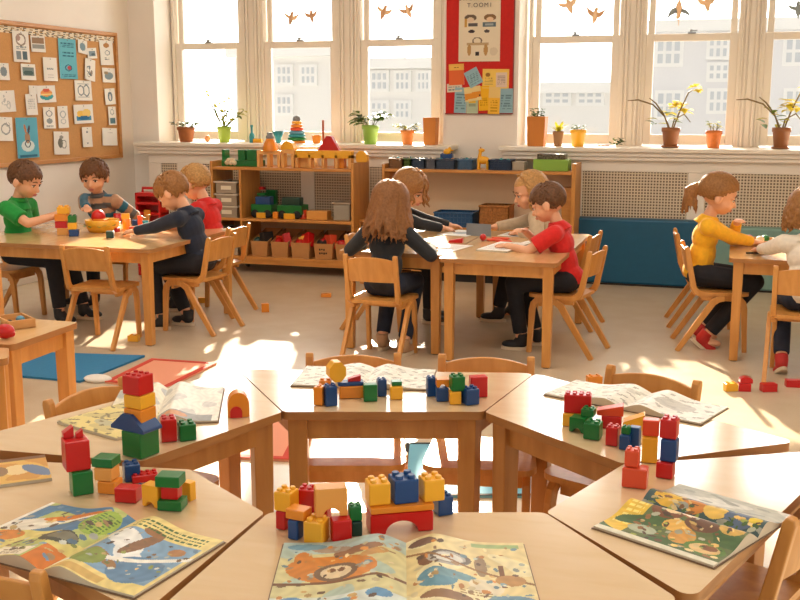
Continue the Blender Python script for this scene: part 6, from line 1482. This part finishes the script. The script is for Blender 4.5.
def head_parts():
    pass
def child(label, x, y, face, shirt, pants=PANTS, shoe=SHOEB, sleeve='long', lean=12, pitch_h=25, yaw_h=0, handL=None, handR=None, feet=((-.07, .26), (.07, .27)), hair='short', hairmat=None, seed=1, s=1.0, twist=0, collar=None, tilt=0, legs_back=0.0, hand_tuck=None, knees=.27):
    """seated child; local +Y is where the body faces, the seat is at z = 0.335"""
    t = thing('person', label, 'person', (x, y, 0), R(face)); t.scale = (s, s, s)
    l = R(lean); hip = V((0, -0.02, 0.405)); tw = Matrix.Rotation(R(twist), 3, 'Z')
    up = tw @ V((0, math.sin(l), math.cos(l))); fw = tw @ V((0, math.cos(l), -math.sin(l))); sd = tw @ V((1, 0, 0))
    at = lambda a, b=0, c=0: hip + up * a + fw * b + sd * c
    Rt = Matrix((sd, fw, up)).transposed()
    neck0 = at(.295, -.008); hp_ = at(.332, .012)
    Hm = Matrix.Translation(hp_) @ Matrix.Rotation(R(twist + yaw_h), 4, 'Z') @ Matrix.Rotation(R(tilt), 4, 'Y') @ Matrix.Rotation(-R(pitch_h), 4, 'X') @ Matrix.Scale(1.07, 4)
    H = lambda x, y, z: Hm @ V((x, y, z + 0.098))
    Hr = Hm.to_3x3()   # carries the head's size as well
    # ---- joints
    shs = {sg: at(.268, -.004, sg * .112) for sg in (-1, 1)}
    tg = {-1: V(handL) if handL else V((-.1, .34, .58)), 1: V(handR) if handR else V((.1, .34, .58))}
    L1, L2 = .17, .155; arm = {}
    for sg in (-1, 1):
        el, wr = ik(shs[sg], tg[sg], L1, L2, (sg * .9, -.25, -.75)); arm[sg] = (shs[sg], el, wr)
    leg = {}
    for i, sg in enumerate((-1, 1)):
        hj = hip + V((sg * .055, .0, -.005)); kn = V((sg * .075, knees, .375)); fx, fy = feet[i]; an = V((fx, fy, .065)); leg[sg] = (hj, kn, an)
    # ---- body: one continuous skin
    b = MB()
    b.ell(hip, (.088, .075, .07), rot=Rt); b.ell(at(.12), (.075, .056, .1), rot=Rt); b.ell(at(.2), (.088, .058, .085), rot=Rt)
    cone(b, shs[-1], shs[1], .036, .036)
    cone(b, neck0, hp_ + V((0, .0, .03)), .036, .033)
    for sg in (-1, 1):
        A, E_, W = arm[sg]; cone(b, A, E_, .034, .027); cone(b, E_, W, .027, .019)
        d = (W - E_).normalized(); dd = V((d.x, d.y, d.z * .35)) if hand_tuck is None else d
        hand(b, W, dd, (0, 0, 1) if abs(dd.normalized().z) < .8 else (0, -1, 0), -sg, 1.0, .55)
        hj, kn, an = leg[sg]; cone(b, hj, kn, .058, .042); cone(b, kn, an, .04, .028)
        b.ell(an + V((0, .03, -.035)), (.026, .055, .022))
    # head: skull, cheeks, jaw, nose, ears
    b.ell(H(0, -.012, .018), (.076, .088, .080), rot=Hr, seg=24, rings=16)
    b.ell(H(0, .022, -.03), (.060, .058, .058), rot=Hr, seg=20, rings=12); b.ell(H(0, .03, -.062), (.036, .04, .03), rot=Hr)
    for sg in (-1, 1):
        b.ell(H(sg * .032, .05, -.036), (.024, .02, .022), rot=Hr); b.ell(H(sg * .077, -.006, -.016), (.011, .019, .027), rot=Hr); b.ell(H(sg * .036, .062, .004), (.02, .012, .008), rot=Hr)
    b.tube([H(0, .068, .0), H(0, .084, -.03)], [.008, .011], 10); b.ell(H(0, .085, -.032), (.0135, .011, .0105), rot=Hr); b.ell(H(0, .072, -.058), (.018, .010, .008), rot=Hr)
    bo = obj('body', remeshed(b, .0048, 3), None, t); bo.data.materials.clear(); bo.data.materials.append(SKIN)
    def put(nm, mb, mat, par=t): return obj(nm, mb, mat, par)
    for sg in (-1, 1):
        m = MB(); m.ell(H(sg * .029, .0665, -.006), (.0125, .0065, .0068), 0, rot=Hr); m.ell(H(sg * .029, .0715, -.0075), (.0062, .003, .0062), 1, rot=Hr); m.tube([H(sg * .017, .0735, -.002), H(sg * .029, .0755, .002), H(sg * .042, .069, -.003)], .0024, 6, 1); put('eye', m, [EYEW, IRIS])
        m = MB(); m.tube([H(sg * .014, .078, .015), H(sg * .03, .0785, .021), H(sg * .047, .069, .015)], [.003, .0036, .002], 6); put('eyebrow', m, BROW)
    m = MB(); m.ell(H(0, .0785, -.055), (.018, .006, .0042), rot=Hr); m.ell(H(0, .077, -.062), (.014, .006, .004), rot=Hr); put('mouth', m, LIP)
    # ---- clothes
    c = MB()
    c.ell(hip + up * .01, (.103, .09, .075), rot=Rt); c.ell(at(.1), (.092, .073, .11), rot=Rt); c.ell(at(.2, -.002), (.102, .072, .088), rot=Rt)
    cone(c, shs[-1] + up * -.004, shs[1] + up * -.004, .047, .047)
    c.tube([at(.268, -.006), at(.318, .0)], [.078, .046], 18)
    for sg in (-1, 1):
        A, E_, W = arm[sg]
        if sleeve == 'long':
            cone(c, A, E_, .046, .037); cone(c, E_, E_.lerp(W, .93), .037, .028, caps=(True, False))
        else:
            cone(c, A, A.lerp(E_, .72), .047, .05, caps=(True, False))
    sm = shirt if isinstance(shirt, (list, tuple)) else [shirt]
    me = remeshed(c, .0055, 2, cuts=((hip - V((0, 0, .035)), V((0, 0, -1))),))
    so_ = obj('shirt' if sleeve != 'knit' else 'jumper', me, None, t); me.materials.clear()
    for q in sm: me.materials.append(q)
    if len(sm) > 1:      # knitted stripes run round the chest and sleeves
        for p in me.polygons:
            q = V(p.center); hgt = (q - hip).dot(up)
            if abs((q - hip).dot(sd)) > .115:
                sgn = 1 if (q - hip).dot(sd) > 0 else -1; A, E_, W = arm[sgn]
                hgt = .255 - min((q - A).length, .4)
            k_ = int((hgt + .2) / .036); p.material_index = (0, 1, 2, 1)[k_ % 4] % len(sm)
    if collar:
        m = MB(); cm = []
        n_ = 20; vs = []
        for i in range(n_ + 1):
            a_ = 2 * math.pi * i / n_ + .12
            rr_ = .05
            for (ra, hh_) in ((.044, .338), (.058, .312), (.054, .312), (.041, .336)):
                vs.append(at(hh_ - .012, math.sin(a_ - math.pi / 2) * -ra * .95 - .002, math.cos(a_ - math.pi / 2) * ra))
        fs = [(i * 4 + k, i * 4 + (k + 1) % 4, i * 4 + 4 + (k + 1) % 4, i * 4 + 4 + k) for i in range(n_) for k in range(4)]
        m.add(vs, fs, 0, True); put('collar', m, collar)
    c = MB()
    c.ell(hip, (.096, .083, .072), rot=Rt)
    for sg in (-1, 1):
        hj, kn, an = leg[sg]; cone(c, hj, kn, .066, .051); cone(c, kn, kn.lerp(an, .9), .05, .04, caps=(True, False))
    me = remeshed(c, .006, 2); me.materials.clear(); me.materials.append(pants); obj('trousers', me, None, t)
    for sg in (-1, 1):
        hj, kn, an = leg[sg]; d = V((an.x - 0, 0.12, 0)); d = V((sg * .12, 1, 0)).normalized()
        if legs_back: d = V((sg * .1, 1, -legs_back)).normalized()
        F = frame_from(d, (0, 0, 1)); P = lambda a, b_, c_: an + F @ V((a, b_, c_))
        m = MB(); m.ell(P(0, .0, -.018), (.032, .042, .036), rot=F); m.ell(P(0, .05, -.034), (.032, .06, .024), rot=F); m.tube([P(0, -.006, -.01), P(0, -.008, .03)], [.033, .034], 14)
        me = remeshed(m, .005, 2, cuts=((P(0, 0, -.05), F @ V((0, 0, -1))),)); me.materials.clear(); me.materials.append(shoe); sh = obj('shoe', me, None, t)
        m = MB(); pl = [(.03 * math.cos(a_) * (1 + .08 * math.sin(a_)), .03 + .082 * math.sin(a_)) for a_ in [2 * math.pi * i / 22 for i in range(22)]]
        m.prism(pl, -.064, -.047, M=Matrix.Translation(an) @ F.to_4x4()); obj('sole', m, SOLE, sh, 0.003)
    # ---- hair
    rr = random.Random(seed); h = MB()
    E = lambda u: V((u.x * .080, -.012 + u.y * .093, .020 + u.z * .085))
    N = 320 if hair != 'crop' else 420; ga = math.pi * (3 - math.sqrt(5))
    for i in range(N):
        z = 1 - 2 * (i + .5) / N; r_ = math.sqrt(1 - z * z); u = V((r_ * math.cos(ga * i), r_ * math.sin(ga * i), z))
        line = .28 if u.y > .35 else (-.25 if u.y > -.1 else -.62)
        if u.y > .35 and abs(u.x) > .62: line = .02
        if z < line: continue
        if hair in ('crop', 'short'):
            fl = V((u.x * .5 + .35, .75 if u.y > -.1 else -.35, -.5 if z < .7 else 0)) if u.y > -.4 else V((u.x * .3, -.2, -1))
            fl = fl + V((rr.uniform(-.35, .35), rr.uniform(-.35, .35), rr.uniform(-.2, .2)))
            tan = (fl - u * fl.dot(u)).normalized()
            L = (.020 if hair == 'crop' else .036) * rr.uniform(.75, 1.2); p0 = E(u); p1 = E((u + tan * L / .085 * .5).normalized()) + u * (.0 if hair == 'crop' else .003); p2 = E((u + tan * L / .085).normalized()) + u * (.0 if hair == 'crop' else rr.uniform(.0, .006))
            h.tube([H(*p0), H(*p1), H(*p2)], [.009, .0085, .003] if hair == 'short' else [.0065, .006, .004], 6)
        else:
            pony = hair == 'pony'
            back = V((0, -1, .0 if pony else -.2)); tgt = V((.0, -.105, .01)) if pony else None
            if pony:
                p0 = E(u); p2 = tgt + V((rr.uniform(-.02, .02), 0, rr.uniform(-.02, .02))); mid = (u + V((0, -1, .1))).normalized() if (u - V((0, 1, 0))).length > .2 else V((0, 0, 1)); p1 = E(mid) + mid * .006
                q = [p0, E((u * 2 + mid).normalized()) + u * .006, p1, p2]; h.tube([H(*v_) for v_ in q], [.009, .011, .011, .008], 6)
            else:
                dn = V((u.x * 1.0, -.35 if u.y < .5 else -.6, -1)); tan = (dn - u * dn.dot(u)); tan = tan.normalized() if tan.length > 1e-3 else V((1, 0, 0))
                p = u.copy(); q = [E(u)]
                for k in range(5):
                    p = (p + tan * .35).normalized(); dn = V((p.x * 1.2, -.5 if p.y > .1 else -.1, -1)); tan = (dn - p * dn.dot(p)); tan = tan.normalized() if tan.length > .15 else V((0, 0, -1))
                    if p.z < -.25: break
                    q.append(E(p) + p * .007)
                ql = [H(*v_) for v_ in q]; e_ = ql[-1]
                Lh = (.21 if hair == 'long' else .10) * rr.uniform(.75, 1.1); out = V((e_ - H(0, -.02, 0))); out.z = 0; out = out.normalized() if out.length > 1e-4 else V((0, -1, 0))
                if p.y > .25 and z < .5: continue
                if hair == 'bob' and (u.y > .45 or (p.y > .1 and p.z < .5)): continue
                wv = .012 if hair == 'curly' else .006
                ns = 6
                for k in range(1, ns + 1):
                    f_ = k / ns; e2_ = e_ + out * (.018 * f_ + (.03 * f_ * f_ if hair == 'long' else 0)) + V((rr.uniform(-wv, wv), rr.uniform(-wv, wv), -Lh * f_))
                    if hair == 'long': e2_ = e2_ - fw * (.03 * f_)
                    ql.append(e2_)
                n_ = len(ql); h.tube(ql, [.0105] * (n_ - 3) + [.009, .006, .002], 6)
    # close-fitting undercoat so that no scalp shows
    cap = MB(); cap.ell(H(0, -.0135, .0215), (.0795, .0895, .0815), rot=Hr, seg=28, rings=18)
    for f_ in cap.f:
        pass
    inv = Hm.inverted()
    keep = []
    for f_ in cap.f:
        cn = sum((V(cap.v[k]) for k in f_), V()) / len(f_); q = inv @ cn; q.z -= .098
        ux, uy, uz = q.x / .08, (q.y + .012) / .09, (q.z - .02) / .082
        line = .34 if uy > .35 else (-.2 if uy > -.1 else -.6)
        if uz > line: keep.append(f_)
    capm = MB(); capm.v = cap.v; capm.f = keep; capm.m = [0] * len(keep); capm.sm = [True] * len(keep); capm.c = [None] * len(keep)
    if hair == 'pony':
        base = H(0, -.112, .012); dn = -fw
        for k in range(26):
            a_ = V((rr.uniform(-.014, .014), rr.uniform(-.014, .014), rr.uniform(-.014, .014))); pts = [base + a_]
            for j in range(1, 6): pts.append(base + a_ * (1 + j * .35) + (Hr @ V((0, -.03, 0))) * min(j, 2) * .7 + V((rr.uniform(-.008, .008), rr.uniform(-.008, .008), -.034 * j * rr.uniform(.8, 1.1) + .01)))
            h.tube(pts, [.009, .011, .011, .01, .008, .003], 6)
    hm = remeshed(h, .005, 1); hm.materials.clear(); hm.materials.append(hairmat); ho = obj('hair', hm, None, t)
    obj('scalp_hair', capm, hairmat, ho)
    if hair == 'pony':
        m = MB(); ring = [base + Hr @ V((.02 * math.cos(R(30 * k)), -.004, .02 * math.sin(R(30 * k)))) for k in range(13)]; m.tube(ring, .005, 6, cap=False); obj('hair_band', m, plain('pale_hair_band', (220, 200, 150), .6), ho)
    return t
def hairm(nm, rgb, tr=0.25): return plain(nm, rgb, 0.55, noise=0.3, nscale=90, transl=tr, spec=0.4)
HDARK = hairm('dark_brown_hair', (104, 68, 40), .15); HBRN = hairm('brown_hair', (112, 72, 40), .2); HBLB = hairm('dark_blond_hair', (162, 112, 62)); HBLO = hairm('blond_hair', (206, 158, 96), .3); HLBR = hairm('light_brown_hair', (152, 102, 58), .3)
def cloth(nm, rgb): return plain(nm, rgb, 0.9, noise=0.08, nscale=40, bump=0.25, sheen=0.1)
GREENT = cloth('green_tshirt', (24, 142, 56)); NAVY = cloth('navy_knit', (28, 36, 54)); REDT = cloth('red_top', (206, 34, 30)); DARKT = cloth('charcoal_top', (36, 38, 42)); BEIGE = cloth('beige_knit', (190, 168, 138)); YELT = cloth('mustard_jumper', (240, 178, 34)); WHT = cloth('cream_jumper', (226, 214, 196))
ST1 = cloth('grey_stripe', (92, 94, 96)); ST2 = cloth('tan_stripe', (172, 134, 104)); ST3 = cloth('teal_stripe', (34, 98, 122))
TZ = TH + .022
def loc_of(x, y, face, wx, wy, wz):
    """world point in a seated child's own axes"""
    a = -R(face); dx, dy = wx - x, wy - y
    return (dx * math.cos(a) - dy * math.sin(a), dx * math.sin(a) + dy * math.cos(a), wz)
def seat(label, x, y, face, lw=None, rw=None, **k):
    q = k.get('s', 1.0)
    if lw: k['handL'] = tuple(v_ / q for v_ in loc_of(x, y, face, *lw))
    if rw: k['handR'] = tuple(v_ / q for v_ in loc_of(x, y, face, *rw))
    return child(label, x, y, face, **k)
PW = lambda px, py, z=TZ: tuple(at_z(px, py, z))
# boys' table
seat('person in a green T-shirt stacking bricks at the long table', -4.30, 5.56, -88, lw=PW(57, 214, TZ + .06), rw=PW(55, 216, TZ + .09), shirt=GREENT, sleeve='short', s=1.07, lean=6, pitch_h=22, yaw_h=4, hair='crop', hairmat=HDARK, seed=3, feet=((-.08, .36), (.08, .30)), collar=GREENT)
seat('person in a grey, tan and teal striped jumper behind the yellow basket', -4.19, 6.34, 180, lw=PW(136, 214, TZ), rw=PW(88, 213, TZ + .08), s=1.05, shirt=[ST1, ST2, ST3], lean=14, pitch_h=14, yaw_h=14, hair='short', hairmat=HBRN, seed=5, collar=ST1)
seat('person in a navy jumper bending over the long table', -3.07, 5.62, 90, lw=PW(128, 233), rw=PW(140, 224), shirt=NAVY, s=1.04, lean=18, pitch_h=36, yaw_h=4, hair='short', hairmat=HBLB, seed=8, feet=((-.09, .20), (.06, .12)), collar=NAVY)
seat('person in a round-necked red top half hidden behind the navy jumper', -3.24, 6.14, 88, lw=(-3.55, 6.0, TZ), rw=(-3.5, 6.2, TZ), shirt=REDT, sleeve='short', s=1.04, lean=14, pitch_h=28, yaw_h=-6, hair='short', hairmat=HBLO, seed=9, collar=REDT)
# reading tables
seat('person in a charcoal top and dark jeans sitting with back towards us', -1.76, 5.30, -2, lw=(-1.96, 5.52, TZ), rw=(-1.56, 5.48, TZ), shirt=DARKT, pants=JEANS, shoe=SHOET, lean=8, pitch_h=14, yaw_h=-8, hair='long', hairmat=HLBR, seed=12, feet=((-.07, .12), (.09, .03)))
seat('person in a charcoal top reaching in from the far side of the reading table', -2.06, 6.22, -82, lw=PW(452, 226), rw=PW(446, 229), shirt=DARKT, s=1.04, lean=20, pitch_h=26, yaw_h=-20, hair='curly', hairmat=HBLB, seed=14)
seat('person in a beige cardigan leaning over a worksheet', -1.01, 6.42, 84, lw=PW(520, 233), rw=PW(481, 230), shirt=BEIGE, s=1.05, lean=30, pitch_h=18, yaw_h=32, hair='bob', hairmat=HBLO, seed=16, feet=((-.08, .34), (.07, .30)))
seat('person in a red polo shirt and black trousers writing in an exercise book', -0.86, 5.72, 86, lw=PW(507, 246), rw=tuple(at_y(525, 231, 5.74)), shirt=REDT, sleeve='short', lean=14, pitch_h=22, yaw_h=2, hair='crop', hairmat=HDARK, seed=18, feet=((-.08, .22), (.07, .17)), collar=REDT)
# girls' table
seat('person in a mustard yellow jumper and red shoes, one hand raised towards the face', -0.14, 6.10, -86, lw=tuple(at_y(737, 222, 6.12)), rw=PW(757, 243), shirt=YELT, shoe=SHOER, s=1.03, lean=8, pitch_h=18, yaw_h=0, hair='pony', hairmat=HBLB, seed=20, feet=((-.08, .02), (.09, .03)), legs_back=.75)
seat('person in a cream jumper leaning on the table, partly cut off by the picture edge', 0.375, 5.54, 4, lw=PW(757, 250), rw=(0.6, 5.8, TZ), shirt=WHT, pants=JEANS, shoe=SHOER, lean=12, pitch_h=22, yaw_h=8, hair='curly', hairmat=HBLB, seed=23, feet=((-.09, .02), (.09, .03)), legs_back=.6)
